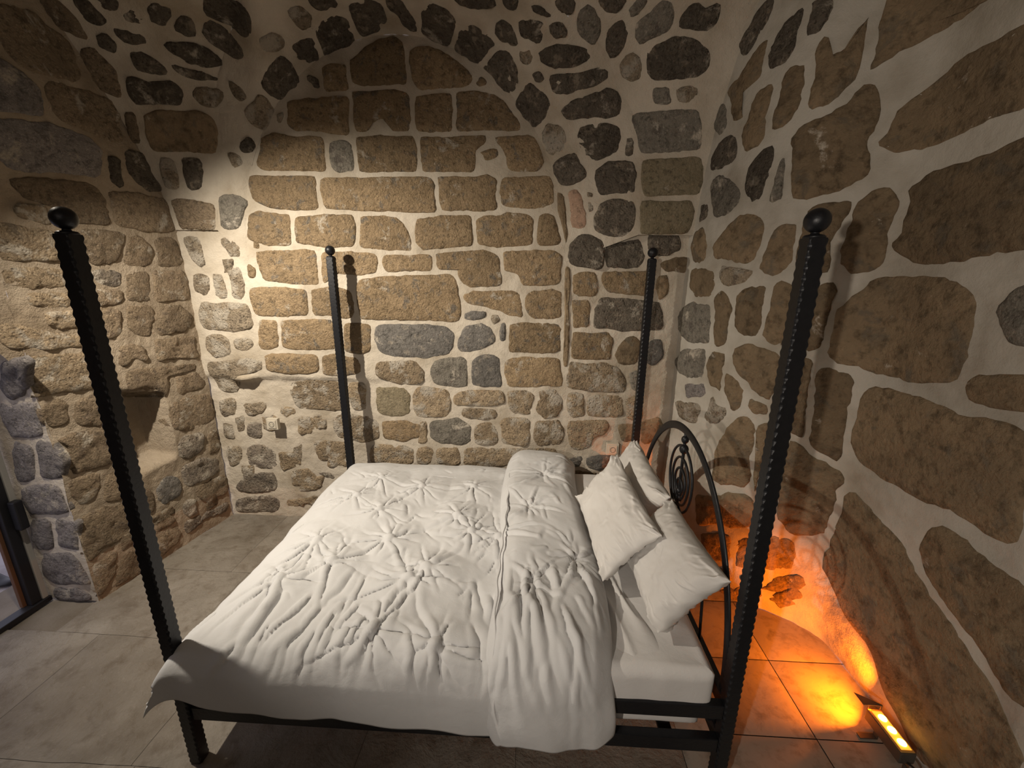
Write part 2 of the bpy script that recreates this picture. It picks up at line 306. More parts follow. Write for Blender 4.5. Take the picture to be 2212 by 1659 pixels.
STONES = """
@back
t 181,1720,3249 238,1720,3266 292,1720,3302 346,1720,3350 447,1720,3360 517,1720,3323 525,1720,3220 530,1720,3120 372,1720,3116 188,1720,3121 179,1720,3187
t 7,1720,3201 109,1720,3219 154,1720,3233 153,1720,3187 156,1720,3093 5,1720,3085
t -244,1720,3020 -160,1720,3025 -61,1720,3031 32,1720,3049 151,1720,3048 131,1720,2833 41,1720,2853 -226,1720,2862 -274,1720,2908
t 184,1720,3073 295,1720,3079 480,1720,3083 537,1720,3051 530,1720,2857 421,1720,2858 411,1720,2930 352,1720,2943 282,1720,2911 263,1720,2859 187,1720,2859 169,1720,2912
t -450,1720,2816 -369,1720,2836 -262,1720,2822 -106,1720,2837 -39,1720,2820 -60,1720,2629 -208,1720,2636 -454,1720,2630 -490,1720,2658
g 11,1720,2780 75,1720,2803 142,1720,2786 160,1720,2725 158,1720,2622 25,1720,2622 9,1720,2691
t 183,1720,2819 351,1720,2818 548,1720,2830 575,1720,2777 575,1720,2621 414,1720,2621 181,1720,2615 174,1720,2711
d -98,1720,3159 -47,1720,3145 -29,1720,3107 -59,1720,3114
p -322,1720,2948 -281,1720,2968 -276,1720,2948 -312,1720,2909
t 558,1720,3292 601,1720,3298 673,1720,3306 744,1720,3290 814,1720,3240 885,1720,3191 948,1720,3141 912,1720,3098 737,1720,3090 605,1720,3076 571,1720,3132 558,1720,3219
t 582,1720,3051 663,1720,3062 809,1720,3067 814,1720,2972 803,1720,2849 586,1720,2850
t 835,1720,3067 969,1720,3078 1063,1720,3046 1128,1720,3001 1172,1720,2963 1246,1720,2879 1246,1720,2853 1099,1720,2860 833,1720,2852 843,1720,2972
t 600,1720,2823 765,1720,2816 936,1720,2828 1025,1720,2828 1017,1720,2781 965,1720,2748 941,1720,2620 758,1720,2620 606,1720,2621 603,1720,2730
t 1084,1720,2814 1173,1720,2820 1290,1720,2826 1350,1720,2767 1382,1720,2673 1361,1720,2626 1212,1720,2619 1174,1720,2647 1174,1720,2714 1129,1720,2768
t 972,1720,2735 1084,1720,2741 1092,1720,2714 1024,1720,2698
t 966,1720,3116 999,1720,3140 1027,1720,3115 984,1720,3097
d 2104,1720,2235 2285,1720,2228 2303,1720,2141 2222,1720,2111 2121,1720,2140
b 2198,1720,2052 2294,1720,2082 2393,1720,2076 2399,1720,2024 2325,1720,2008 2235,1720,1992
b 2190,1720,1977 2258,1720,1992 2250,1720,1840 2207,1720,1808
t -549,1720,2581 -452,1720,2588 -127,1720,2587 -131,1720,2488 -134,1720,2394 -335,1720,2397 -463,1720,2408 -552,1720,2459 -558,1720,2524
t -75,1720,2566 21,1720,2580 642,1720,2586 687,1720,2551 675,1720,2453 688,1720,2367 477,1720,2381 271,1720,2380 82,1720,2398 -61,1720,2402 -75,1720,2488
t -614,1720,2349 -551,1720,2364 -326,1720,2342 -339,1720,2246 -334,1720,2155 -517,1720,2146 -645,1720,2184
t -279,1720,2328 -165,1720,2335 109,1720,2344 136,1720,2292 108,1720,2158 -104,1720,2152 -298,1720,2178
t 172,1720,2336 277,1720,2344 411,1720,2337 454,1720,2271 483,1720,2220 510,1720,2122 381,1720,2129 148,1720,2150
t -605,1720,2115 -438,1720,2124 -174,1720,2118 -179,1720,2002 -174,1720,1899 -385,1720,1897 -551,1720,1919 -590,1720,1998
t -118,1720,2103 55,1720,2112 250,1720,2098 241,1720,1982 123,1720,1957 59,1720,1980 -39,1720,1987 -131,1720,1907 -137,1720,2002
t 314,1720,2090 460,1720,2099 638,1720,2100 641,1720,1993 454,1720,1992 315,1720,1983
t -660,1720,1846 -473,1720,1872 -272,1720,1850 -275,1720,1761 -276,1720,1679 -459,1720,1659 -657,1720,1673 -670,1720,1756
t -222,1720,1851 -94,1720,1868 46,1720,1838 56,1720,1765 38,1720,1667 -114,1720,1673 -233,1720,1679
t 121,1720,1926 329,1720,1951 534,1720,1961 778,1720,1963 808,1720,1886 838,1720,1751 827,1720,1653 518,1720,1649 266,1720,1657 114,1720,1659 110,1720,1806
t -637,1720,1632 -506,1720,1634 -525,1720,1437 -658,1720,1435
t -489,1720,1634 -332,1720,1645 -100,1720,1648 -101,1720,1471 -112,1720,1445 -358,1720,1432 -507,1720,1438
t -1,1720,1608 170,1720,1610 165,1720,1450 74,1720,1397 -10,1720,1430
k 219,1720,1595 263,1720,1612 601,1720,1625 734,1720,1603 774,1720,1545 754,1720,1418 591,1720,1389 334,1720,1397 233,1720,1434 205,1720,1519
p -813,1720,2175 -728,1720,2183 -721,1720,2075 -798,1720,2067
p -1087,1720,2189 -1002,1720,2197 -1001,1720,2112 -1000,1720,2026 -1032,1720,2042 -1065,1720,2088
p -1062,1720,1930 -974,1720,1939 -980,1720,1858 -1012,1720,1825 -1069,1720,1849
p -932,1720,1955 -867,1720,1964 -869,1720,1803 -932,1720,1794
p -834,1720,2004 -731,1720,2013 -730,1720,1917 -750,1720,1796 -800,1720,1803 -815,1720,1917
p -1038,1720,1735 -879,1720,1745 -724,1720,1739 -709,1720,1673 -721,1720,1597 -866,1720,1569 -1059,1720,1575 -1068,1720,1667
p -1056,1720,1497 -964,1720,1516 -898,1720,1483 -904,1720,1396 -1026,1720,1367 -1060,1720,1428
p -855,1720,1475 -773,1720,1494 -734,1720,1460 -784,1720,1424 -854,1720,1432
t -663,1720,2013 -624,1720,1998 -640,1720,1950 -665,1720,1950
t 704,1720,2586 872,1720,2586 1092,1720,2579 1084,1720,2488 1092,1720,2389 945,1720,2389 728,1720,2389 708,1720,2488
t 1129,1720,2572 1250,1720,2578 1437,1720,2585 1469,1720,2523 1473,1720,2425 1329,1720,2411 1130,1720,2418 1114,1720,2495
t 560,1720,2323 710,1720,2345 921,1720,2346 927,1720,2251 926,1720,2162 703,1720,2146 591,1720,2130 553,1720,2175
t 952,1720,2324 1061,1720,2353 1115,1720,2332 1161,1720,2361 1292,1720,2347 1338,1720,2325 1342,1720,2172 1256,1720,2164 1099,1720,2156 966,1720,2170 959,1720,2251
t 1376,1720,2347 1467,1720,2354 1500,1720,2290 1535,1720,2195 1513,1720,2173 1435,1720,2165 1365,1720,2172 1363,1720,2268
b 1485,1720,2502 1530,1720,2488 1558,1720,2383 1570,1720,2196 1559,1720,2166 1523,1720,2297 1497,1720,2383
t 678,1720,2101 822,1720,2117 1021,1720,2133 1115,1720,2089 1123,1720,1974 1116,1720,1905 1019,1720,1888 905,1720,1879 850,1720,1949 836,1720,2018 690,1720,2009
t 1139,1720,2119 1257,1720,2127 1475,1720,2129 1531,1720,2099 1536,1720,1978 1530,1720,1917 1420,1720,1900 1284,1720,1914 1267,1720,1976 1243,1720,1998 1139,1720,1998
t 856,1720,1823 921,1720,1863 1100,1720,1857 1245,1720,1843 1262,1720,1764 1271,1720,1684 1238,1720,1708 1165,1720,1707 1018,1720,1761 887,1720,1784
t 1294,1720,1812 1341,1720,1860 1460,1720,1877 1548,1720,1870 1555,1720,1688 1467,1720,1683 1345,1720,1685 1303,1720,1733
k 869,1720,1703 1009,1720,1713 1001,1720,1680 935,1720,1663 869,1720,1670
k 823,1720,1496 884,1720,1605 984,1720,1631 1050,1720,1583 1075,1720,1517 983,1720,1473 890,1720,1446 831,1720,1445
k 1124,1720,1633 1149,1720,1642 1150,1720,1518 1125,1720,1518
t 1190,1720,1626 1346,1720,1637 1550,1720,1632 1557,1720,1442 1392,1720,1430 1192,1720,1443
p 1059,1720,1689 1100,1720,1698 1108,1720,1657 1075,1720,1632
d 1829,1720,2160 1951,1720,2168 2033,1720,2191 2071,1720,2096 2070,1720,2021 1947,1720,2020 1838,1720,2026
t 1614,1720,1979 1692,1720,1995 1763,1720,1988 1790,1720,1919 1772,1720,1834 1661,1720,1825 1613,1720,1848 1609,1720,1917
t 1817,1720,1996 1964,1720,2005 2126,1720,2006 2133,1720,1846 1999,1720,1852 1865,1720,1866 1813,1720,1927
t 1614,1720,1808 1725,1720,1818 1752,1720,1763 1744,1720,1626 1632,1720,1608 1627,1720,1705
d 1769,1720,1747 1820,1720,1819 1978,1720,1821 2121,1720,1799 2215,1720,1800 2241,1720,1626 2074,1720,1615 1914,1720,1613 1777,1720,1619
t 1624,1720,1592 1755,1720,1570 1876,1720,1588 1912,1720,1531 1914,1720,1390 1766,1720,1378 1625,1720,1392 1621,1720,1493
b 1972,1720,1491 2048,1720,1550 2108,1720,1502 2090,1720,1435 2078,1720,1376 1972,1720,1374 1928,1720,1423
k 2187,1720,1519 2242,1720,1529 2261,1720,1421 2217,1720,1370 2175,1720,1386
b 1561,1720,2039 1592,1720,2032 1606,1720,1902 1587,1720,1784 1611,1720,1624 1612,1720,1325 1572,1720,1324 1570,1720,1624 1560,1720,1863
t -641,1720,1366 -453,1720,1378 -243,1720,1373 -247,1720,1259 -470,1720,1254 -647,1720,1268
t -199,1720,1365 -111,1720,1376 54,1720,1362 63,1720,1265 -71,1720,1245 -213,1720,1242
p -1076,1720,1295 -911,1720,1307 -674,1720,1330 -674,1720,1268 -829,1720,1255 -905,1720,1181 -926,1720,1108 -1037,1720,1105 -1070,1720,1178
u -459,1720,1128 -304,1720,1150 -135,1720,1145 -104,1720,1091 -115,1720,980 -326,1720,965 -451,1720,981
u -19,1720,1138 70,1720,1140 56,1720,985 -7,1720,983 -27,1720,1056
o 192,1720,1125 405,1720,1139 455,1720,1095 438,1720,948 259,1720,934 189,1720,960
u -464,1720,877 -370,1720,898 -342,1720,823 -370,1720,746 -463,1720,743
u -328,1720,862 -245,1720,874 -254,1720,788 -320,1720,776
u -164,1720,857 -69,1720,897 -16,1720,880 154,1720,856 154,1720,742 15,1720,719 -149,1720,733
t 217,1720,858 390,1720,872 542,1720,867 536,1720,754 381,1720,730 218,1720,744
n -891,1720,817 -767,1720,830 -774,1720,724 -825,1720,703 -907,1720,720
n -928,1720,591 -821,1720,604 -711,1720,578 -720,1720,446 -867,1720,431 -939,1720,459
n -1013,1720,364 -854,1720,391 -748,1720,384 -758,1720,249 -948,1720,220 -1062,1720,248
u -343,1720,659 -82,1720,667 -77,1720,519 -332,1720,510
u 129,1720,644 377,1720,662 431,1720,644 425,1720,536 120,1720,536
p -544,1720,623 -465,1720,655 -462,1720,526 -517,1720,464 -571,1720,492
u -572,1720,411 -445,1720,436 -366,1720,377 -330,1720,275 -455,1720,271 -590,1720,276
n -362,1720,408 -267,1720,411 -234,1720,362 -300,1720,369
n -1083,1720,119 -809,1720,173 -726,1720,133 -745,1720,68 -1096,1720,43
u -585,1720,160 -386,1720,200 -425,1720,114 -592,1720,107
p -1068,1720,984 -973,1720,995 -974,1720,882 -1068,1720,879
p -1081,1720,802 -996,1720,805 -1016,1720,687 -1080,1720,705
p -1080,1720,596 -984,1720,599 -997,1720,457 -1085,1720,454
p -886,1720,960 -727,1720,974 -746,1720,907 -888,1720,894
u -574,1720,949 -511,1720,942 -506,1720,914 -554,1720,893 -588,1720,921
u 233,1720,1313 330,1720,1332 486,1720,1344 525,1720,1275 539,1720,1196 364,1720,1183 236,1720,1242
u 501,1720,1142 615,1720,1144 719,1720,1129 734,1720,1030 713,1720,937 571,1720,924 482,1720,931 450,1720,1004 456,1720,1104
g 641,1720,1356 761,1720,1384 871,1720,1369 878,1720,1274 868,1720,1177 712,1720,1173 634,1720,1189 621,1720,1286
k 914,1720,1361 1016,1720,1397 1117,1720,1382 1125,1720,1279 1134,1720,1174 980,1720,1171 911,1720,1187 904,1720,1274
t 1150,1720,1366 1268,1720,1394 1551,1720,1391 1563,1720,1289 1567,1720,1184 1423,1720,1198 1322,1720,1170 1185,1720,1184 1142,1720,1262
u 788,1720,1094 927,1720,1134 1134,1720,1139 1152,1720,1049 1048,1720,1020 943,1720,1017 856,1720,1024 786,1720,1022
u 838,1720,996 969,1720,999 1074,1720,993 1082,1720,938 951,1720,925 837,1720,941
u 1177,1720,1131 1322,1720,1143 1366,1720,1109 1333,1720,1036 1334,1720,972 1230,1720,970 1187,1720,1032
u 1408,1720,1136 1526,1720,1157 1555,1720,1069 1551,1720,951 1448,1720,930 1412,1720,975
u 498,1720,885 561,1720,896 553,1720,716 480,1720,704
g 578,1720,887 792,1720,912 906,1720,859 895,1720,736 805,1720,695 679,1720,720 573,1720,755
u 915,1720,859 1047,1720,872 1091,1720,808 1091,1720,713 922,1720,718
u 1144,1720,894 1231,1720,924 1327,1720,917 1338,1720,806 1322,1720,711 1136,1720,724
u 1405,1720,910 1560,1720,924 1573,1720,822 1568,1720,728 1410,1720,714 1373,1720,798
u 486,1720,656 596,1720,669 600,1720,542 471,1720,538
u 623,1720,660 786,1720,675 801,1720,549 618,1720,543
u 858,1720,658 975,1720,681 1020,1720,663 1189,1720,678 1296,1720,682 1306,1720,605 1010,1720,546 846,1720,540
u 1393,1720,685 1543,1720,689 1546,1720,613 1395,1720,608
u 1610,1720,1375 1726,1720,1360 1882,1720,1380 1978,1720,1297 2031,1720,1247 2022,1720,1160 1863,1720,1156 1736,1720,1171 1618,1720,1185
u 1629,1720,1124 1739,1720,1127 1748,1720,956 1654,1720,954
u 1757,1720,1100 1899,1720,1122 2017,1720,1116 2036,1720,973 1876,1720,960 1765,1720,966
u 2034,1720,1107 2134,1720,1110 2140,1720,949 2055,1720,956
u 1639,1720,908 1750,1720,920 1912,1720,934 1916,1720,870 1800,1720,792 1785,1720,744 1700,1720,713 1660,1720,825
k 1661,1720,597 1740,1720,619 1726,1720,551 1681,1720,550
k 1793,1720,611 1967,1720,636 1905,1720,509 1798,1720,524
b 1684,1720,501 1879,1720,498 1854,1720,468 1712,1720,462
b 2017,1720,891 2119,1720,894 2127,1720,802 2051,1720,781
g 2053,1720,1290 2101,1720,1300 2128,1720,1180 2078,1720,1187
b 2185,1720,914 2283,1720,953 2313,1720,899 2233,1720,768 2198,1720,767
u -656,1720,560 -499,1720,604 -487,1720,465 -652,1720,426
u -999,1720,447 -880,1720,471 -902,1720,327 -1017,1720,314
u -533,1720,340 -297,1720,398 -351,1720,256 -547,1720,232
p -986,1720,863 -908,1720,884 -915,1720,749 -997,1720,735
u -675,1720,146 -476,1720,175 -505,1720,97 -676,1720,82
u -357,1720,201 -234,1720,269 -304,1720,161 -365,1720,129
u -762,1720,869 -667,1720,879 -686,1720,775 -770,1720,765
u -278,1720,572 -106,1720,605 -107,1720,478 -282,1720,464
u -409,1720,878 -277,1720,909 -276,1720,787 -412,1720,768
t -602,1720,2245 -551,1720,2251 -564,1720,2123 -618,1720,2122
p -850,1720,2059 -763,1720,2072 -778,1720,1965 -861,1720,1958
@web
d 46,1583,3335 169,1555,3387 230,1586,3393 210,1701,3354 185,1738,3336 104,1748,3305 24,1768,3271 41,1629,3317
d 288,1536,3420 402,1520,3436 443,1549,3429 437,1618,3409 380,1695,3384 274,1705,3368 269,1621,3391
d -109,1580,3256 -25,1603,3295 3,1593,3313 0,1648,3291 -34,1729,3243 -68,1708,3231 -116,1637,3228
d -263,1599,3142 -181,1585,3207 -165,1638,3193 -175,1686,3165 -175,1739,3138 -227,1757,3085 -284,1731,3050 -308,1673,3054 -326,1625,3080
p -487,1654,2954 -377,1647,3026 -351,1682,3007 -340,1712,2979 -388,1720,2916 -428,1723,2870 -464,1680,2904
p -18,1447,3357 33,1454,3376 48,1497,3366 32,1541,3344 -4,1535,3330 -15,1497,3339
d 103,1440,3404 190,1465,3421 207,1495,3416 158,1511,3398 124,1486,3396
p -220,1489,3244 -160,1487,3270 -133,1519,3268 -143,1543,3251 -210,1532,3218 -232,1513,3222
d 504,1510,3440 568,1513,3435 582,1571,3416 628,1619,3395 619,1684,3376 571,1670,3387 543,1588,3415 501,1556,3426
d -381,1441,3408 -272,1398,3362 -251,1407,3330 -298,1463,3283 -331,1481,3281 -384,1489,3319 -438,1492,3376
p -525,1607,3081 -479,1618,3054 -464,1632,3022 -502,1630,3015 -526,1619,3043
d -577,1687,2760 -512,1695,2809 -498,1712,2773 -529,1705,2744 -570,1694,2735
p -652,1683,2711 -597,1693,2707 -598,1698,2674 -638,1693,2652
d 688,1573,3399 763,1510,3403 838,1517,3379 875,1557,3349 856,1590,3343 806,1703,3317 765,1727,3323 700,1708,3350 640,1694,3369
d 838,1715,3298 913,1566,3331 982,1546,3309 1048,1542,3278 1107,1553,3238 1070,1589,3238 1005,1673,3229 951,1758,3218 908,1757,3243 874,1751,3265
d 1004,1738,3190 1081,1615,3215 1112,1565,3226 1173,1551,3197 1212,1587,3143 1231,1631,3090 1230,1667,3056 1171,1720,3064 1097,1739,3116 1039,1746,3156
d 1208,1703,3013 1259,1624,3075 1315,1605,3061 1378,1620,3012 1415,1646,2954 1411,1670,2906 1333,1711,2882 1281,1738,2903 1237,1722,2963
p 1385,1704,2834 1412,1678,2884 1462,1674,2863 1499,1677,2825 1514,1690,2758 1454,1709,2717 1409,1714,2758
d 1465,1716,2645 1528,1699,2688 1598,1687,2717 1617,1694,2653 1657,1695,2593 1623,1701,2554 1580,1708,2528 1506,1717,2543 1466,1719,2605
d 1111,1500,3268 1148,1441,3287 1186,1435,3273 1216,1473,3232 1222,1492,3214 1182,1505,3226 1130,1511,3251
d 1243,1408,3269 1311,1377,3278 1378,1390,3263 1380,1424,3233 1350,1459,3202 1299,1473,3199 1267,1456,3224 1249,1432,3249
d 1391,1398,3257 1446,1400,3262 1492,1437,3238 1494,1448,3227 1438,1445,3216 1399,1428,3229
d 1352,1493,3168 1427,1466,3193 1497,1476,3197 1525,1494,3183 1603,1510,3189 1638,1529,3170 1578,1546,3127 1498,1539,3120 1433,1538,3114 1379,1520,3136
d 1415,1558,3088 1527,1558,3098 1634,1564,3105 1713,1568,3112 1742,1578,3093 1712,1586,3067 1608,1595,3037 1541,1602,3022 1452,1600,3028 1416,1579,3062
d 1507,1642,2934 1578,1617,2985 1700,1611,3000 1751,1603,3026 1808,1612,3005 1834,1625,2962 1828,1640,2905 1767,1642,2894 1634,1643,2902 1543,1649,2904
d 1618,1659,2845 1686,1651,2867 1804,1649,2865 1842,1653,2835 1865,1659,2786 1846,1666,2724 1792,1674,2694 1687,1684,2683 1635,1685,2710 1619,1674,2779
d 1735,1685,2611 1788,1676,2655 1935,1657,2650 1958,1656,2590 1963,1659,2491 1843,1674,2487 1765,1685,2475 1747,1686,2530
d 906,1434,3391 1117,1363,3350 1116,1381,3339 1032,1416,3354 955,1433,3375
d 1154,1351,3342 1221,1332,3331 1214,1358,3315 1178,1360,3327
d 1304,1339,3309 1346,1345,3301 1414,1375,3280 1396,1377,3276 1317,1357,3293
p 1234,1523,3183 1300,1485,3188 1313,1507,3164 1287,1534,3148 1240,1542,3164
d 1321,1572,3095 1354,1561,3096 1382,1571,3076 1342,1582,3075
d 1903,1656,2785 1930,1652,2790 1937,1656,2708 1910,1659,2702
g -769,1692,2447 -678,1703,2456 -610,1715,2429 -647,1716,2356 -689,1712,2281 -736,1706,2273 -788,1701,2279
r 1559,1712,2501 1610,1705,2513 1650,1701,2451 1685,1699,2352 1681,1701,2296 1585,1715,2268 1575,1715,2326 1563,1714,2411
d 1574,1718,2173 1640,1708,2217 1715,1698,2216 1792,1689,2187 1804,1689,2107 1795,1691,2018 1688,1704,2032 1587,1717,2047
d 1730,1694,2345 1776,1685,2420 1846,1675,2446 1955,1662,2424 1981,1661,2376 1975,1664,2279 1920,1672,2237 1825,1684,2237 1757,1692,2266
p 1688,1697,2429 1709,1694,2442 1720,1694,2387 1699,1697,2366
p 1685,1696,2484 1714,1692,2477 1716,1692,2456 1686,1696,2463
@webR
g 1553,1390,3291 1595,1353,3321 1639,1372,3310 1674,1426,3276 1678,1478,3244 1653,1515,3224 1596,1476,3244 1564,1430,3270
d 1434,1335,3319 1487,1332,3327 1523,1347,3319 1509,1377,3295 1467,1373,3294 1448,1355,3305
d 1640,1346,3331 1794,1357,3334 1743,1387,3306 1697,1392,3299 1663,1370,3314
d 1713,1469,3249 1757,1442,3267 1788,1421,3282 1815,1454,3256 1827,1473,3239 1800,1510,3203 1763,1538,3172 1729,1509,3214
p 1827,1553,3133 1869,1524,3170 1926,1520,3162 1945,1548,3106 1941,1569,3064 1882,1575,3073 1846,1568,3099
g 1816,1390,3307 1844,1367,3329 1895,1363,3335 1880,1389,3310 1848,1418,3285 1828,1414,3288
g 1858,1433,3272 1914,1401,3300 1969,1375,3326 2021,1386,3316 2045,1414,3285 2041,1448,3245 1965,1474,3222 1904,1494,3205 1875,1467,3241
d 1939,1511,3174 1996,1486,3200 2086,1464,3215 2172,1459,3206 2221,1468,3178 2262,1480,3140 2272,1495,3103 2241,1516,3067 2110,1543,3057 2017,1558,3059 1961,1555,3086
g 2019,1576,3019 2107,1560,3018 2128,1584,2950 2038,1599,2957
p 2133,1558,3011 2237,1540,3009 2256,1556,2957 2165,1576,2953
g 1932,1639,2898 2046,1613,2913 2269,1573,2904 2298,1589,2825 2326,1610,2713 2175,1629,2706 1992,1649,2712 1955,1650,2815
o 2010,1648,2660 2254,1625,2673 2341,1616,2671 2356,1629,2584 2363,1646,2469 2173,1651,2456 2030,1654,2457
d 2091,1436,3254 2104,1401,3297 2156,1386,3314 2200,1401,3291 2263,1380,3318 2258,1418,3258 2240,1429,3243 2170,1434,3247
o 2017,1655,2436 2204,1652,2436 2333,1650,2436 2342,1663,2335 2334,1673,2253 2231,1670,2241 2044,1661,2240
@webL
d -553,1478,3283 -493,1454,3320 -453,1495,3307 -410,1560,3269 -431,1583,3238 -469,1566,3237 -537,1520,3252
p -742,1577,3047 -665,1595,3072 -609,1625,3058 -614,1635,3031 -670,1630,2991 -730,1610,2985 -748,1592,3010
w -1302,1205,3309 -1160,1230,3320 -1138,1271,3275 -1126,1308,3231 -1118,1338,3193 -1202,1295,3216 -1270,1260,3241 -1304,1224,3279
w -1177,1340,3156 -1117,1360,3159 -1094,1412,3086 -1115,1447,3008 -1125,1466,2961 -1183,1431,2985 -1247,1393,3012 -1215,1364,3090
w -1152,1490,2891 -1099,1506,2902 -1101,1532,2842 -1144,1555,2753 -1186,1538,2761
d -1058,1257,3317 -1006,1263,3325 -995,1298,3292 -980,1322,3272 -1017,1322,3258 -1049,1305,3266 -1066,1280,3289
d -949,1266,3335 -877,1282,3338 -891,1298,3321 -949,1290,3313
d -876,1334,3293 -829,1330,3311 -784,1356,3302 -799,1380,3277 -845,1376,3265 -875,1350,3279
d -969,1344,3252 -940,1365,3240 -842,1391,3251 -841,1412,3229 -897,1409,3206 -951,1393,3199 -975,1368,3221
d -1068,1346,3206 -1019,1353,3219 -1013,1378,3188 -1042,1382,3168 -1086,1361,3175
d -960,1415,3165 -911,1424,3179 -881,1458,3149 -833,1497,3119 -852,1505,3093 -919,1477,3094 -967,1450,3106
d -1029,1457,3052 -953,1488,3051 -827,1528,3072 -820,1553,3033 -845,1574,2967 -935,1542,2962 -1059,1499,2948 -1052,1475,3000
d -684,1411,3291 -611,1388,3326 -582,1415,3318 -615,1460,3275 -691,1429,3273
d -747,1331,3330 -627,1351,3344 -640,1376,3326 -721,1405,3283 -781,1376,3286 -760,1353,3311
d -773,1453,3213 -653,1487,3233 -570,1543,3211 -555,1573,3182 -628,1567,3145 -709,1527,3153 -750,1484,3187
d -807,1491,3145 -740,1526,3135 -660,1559,3136 -594,1607,3107 -701,1572,3088 -768,1534,3103
p -1061,1610,2668 -1001,1627,2658 -1029,1655,2526 -1099,1650,2511
d -934,1636,2680 -851,1656,2664 -891,1673,2529 -954,1668,2514 -955,1651,2595
b -1053,1531,2885 -988,1541,2919 -781,1613,2929 -717,1642,2906 -720,1658,2833 -752,1665,2734 -916,1628,2732 -1082,1587,2722 -1092,1557,2792
w -1095,1670,2429 -1013,1678,2423 -832,1691,2403 -865,1700,2264 -1099,1702,2263
@left
w -1244,1064,3171 -1226,1175,3208 -1207,1294,3189 -1204,1315,3145 -1205,1306,3032 -1208,1293,2994 -1222,1199,2978 -1236,1110,2973 -1246,1046,2995 -1245,1054,3085
w -1230,1153,2917 -1216,1238,2929 -1196,1367,2938 -1175,1500,2956 -1175,1497,2881 -1180,1469,2748 -1193,1383,2741 -1211,1272,2750 -1225,1184,2773 -1227,1167,2827
v -1255,989,2941 -1251,1021,2935 -1245,1057,2910 -1237,1108,2900 -1235,1118,2820 -1237,1103,2773 -1249,1032,2754 -1267,917,2719 -1260,963,2930
v -1269,905,2666 -1244,1063,2696 -1224,1190,2708 -1207,1294,2698 -1201,1337,2662 -1201,1333,2588 -1207,1298,2530 -1227,1168,2507 -1249,1032,2466 -1266,924,2458 -1271,889,2557
d -1193,1382,2624 -1188,1418,2621 -1188,1414,2543 -1189,1413,2479 -1194,1380,2498
d -1175,1497,2666 -1152,1644,2683 -1150,1656,2596 -1151,1652,2504 -1163,1575,2483 -1175,1498,2575
w -1268,912,2403 -1245,1055,2443 -1214,1249,2435 -1206,1302,2413 -1204,1314,2242 -1228,1163,2237 -1243,1070,2285 -1264,937,2321
w -1199,1345,2421 -1174,1508,2430 -1148,1668,2435 -1144,1693,2247 -1168,1540,2246 -1200,1339,2245
w -1228,1163,2188 -1211,1268,2198 -1194,1380,2195 -1203,1319,2028 -1228,1166,2016
w -1192,1391,2190 -1182,1457,2181 -1172,1515,2122 -1176,1494,2019 -1202,1329,2014
w -1165,1560,2161 -1149,1663,2177 -1145,1691,2117 -1144,1696,2017 -1166,1558,2006
n -1229,1159,1958 -1219,1219,1965 -1205,1311,1959 -1208,1287,1875 -1225,1183,1878
w -1201,1334,1945 -1180,1467,1960 -1184,1440,1790 -1205,1308,1790
w -1174,1505,1967 -1143,1703,1969 -1145,1690,1776 -1179,1475,1780
w -1231,1147,1872 -1207,1297,1861 -1208,1289,1791 -1229,1156,1778
w -1206,1300,1747 -1185,1438,1745 -1183,1449,1652 -1191,1400,1558 -1210,1279,1619
w -1184,1444,1629 -1163,1574,1735 -1152,1642,1747 -1146,1685,1620 -1155,1623,1568 -1181,1458,1550
w -1229,1158,1730 -1214,1250,1730 -1217,1232,1610 -1227,1171,1589 -1230,1153,1648
w -1223,1193,1514 -1208,1288,1529 -1197,1356,1487 -1198,1352,1395 -1220,1212,1423
w -1188,1415,1524 -1143,1698,1508 -1143,1700,1377 -1172,1515,1362 -1191,1397,1401
u -1281,829,2176 -1262,951,2178 -1248,1033,2163 -1249,1030,2079 -1249,1029,2024 -1267,915,2015 -1286,795,2022
u -1286,794,1977 -1268,909,1985 -1249,1031,1963 -1248,1034,1882 -1265,932,1872 -1286,796,1870
u -1280,836,1858 -1257,979,1865 -1248,1035,1837 -1249,1032,1773 -1268,911,1776 -1278,847,1804
u -1270,896,1752 -1259,965,1753 -1245,1056,1758 -1247,1042,1668 -1259,965,1657 -1269,901,1684
u -1298,720,1681 -1283,816,1663 -1265,929,1630 -1248,1037,1595 -1249,1029,1555 -1275,866,1569 -1295,738,1608
u -1268,912,2306 -1249,1027,2313 -1250,1021,2220 -1267,918,2230 -1270,898,2261
u -1288,784,1515 -1269,902,1505 -1249,1027,1494 -1248,1035,1396 -1249,1027,1306 -1270,894,1328 -1291,764,1318 -1290,774,1405 -1290,771,1475
w -1290,773,1270 -1279,842,1275 -1270,894,1253 -1273,880,1161 -1274,873,1128 -1288,785,1147 -1290,768,1206
w -1268,913,1240 -1249,1031,1240 -1248,1035,1173 -1251,1020,1075 -1266,922,1103 -1270,895,1156
w -1286,796,1061 -1268,909,1044 -1250,1023,1029 -1248,1036,916 -1249,1030,826 -1266,920,824 -1280,832,838 -1282,819,902 -1278,845,998
w -1283,815,810 -1262,947,788 -1264,935,670 -1269,906,647 -1281,826,654 -1285,803,728
w -1260,964,748 -1247,1043,764 -1246,1046,657 -1249,1028,568 -1263,943,593 -1263,940,667
w -1285,801,562 -1266,922,550 -1248,1035,506 -1249,1028,306 -1275,868,292 -1287,790,269 -1290,773,402
w -1223,1193,1514 -1199,1347,1512 -1200,1340,1444 -1220,1211,1386 -1225,1182,1399
w -1189,1409,1494 -1145,1690,1466 -1141,1713,1348 -1172,1515,1362 -1192,1393,1378
w -1220,1216,1347 -1186,1429,1331 -1148,1667,1305 -1148,1668,1261 -1178,1478,1261 -1188,1418,1160 -1208,1288,1189 -1219,1219,1293
w -1176,1494,1258 -1148,1668,1261 -1144,1692,1147 -1172,1519,1132
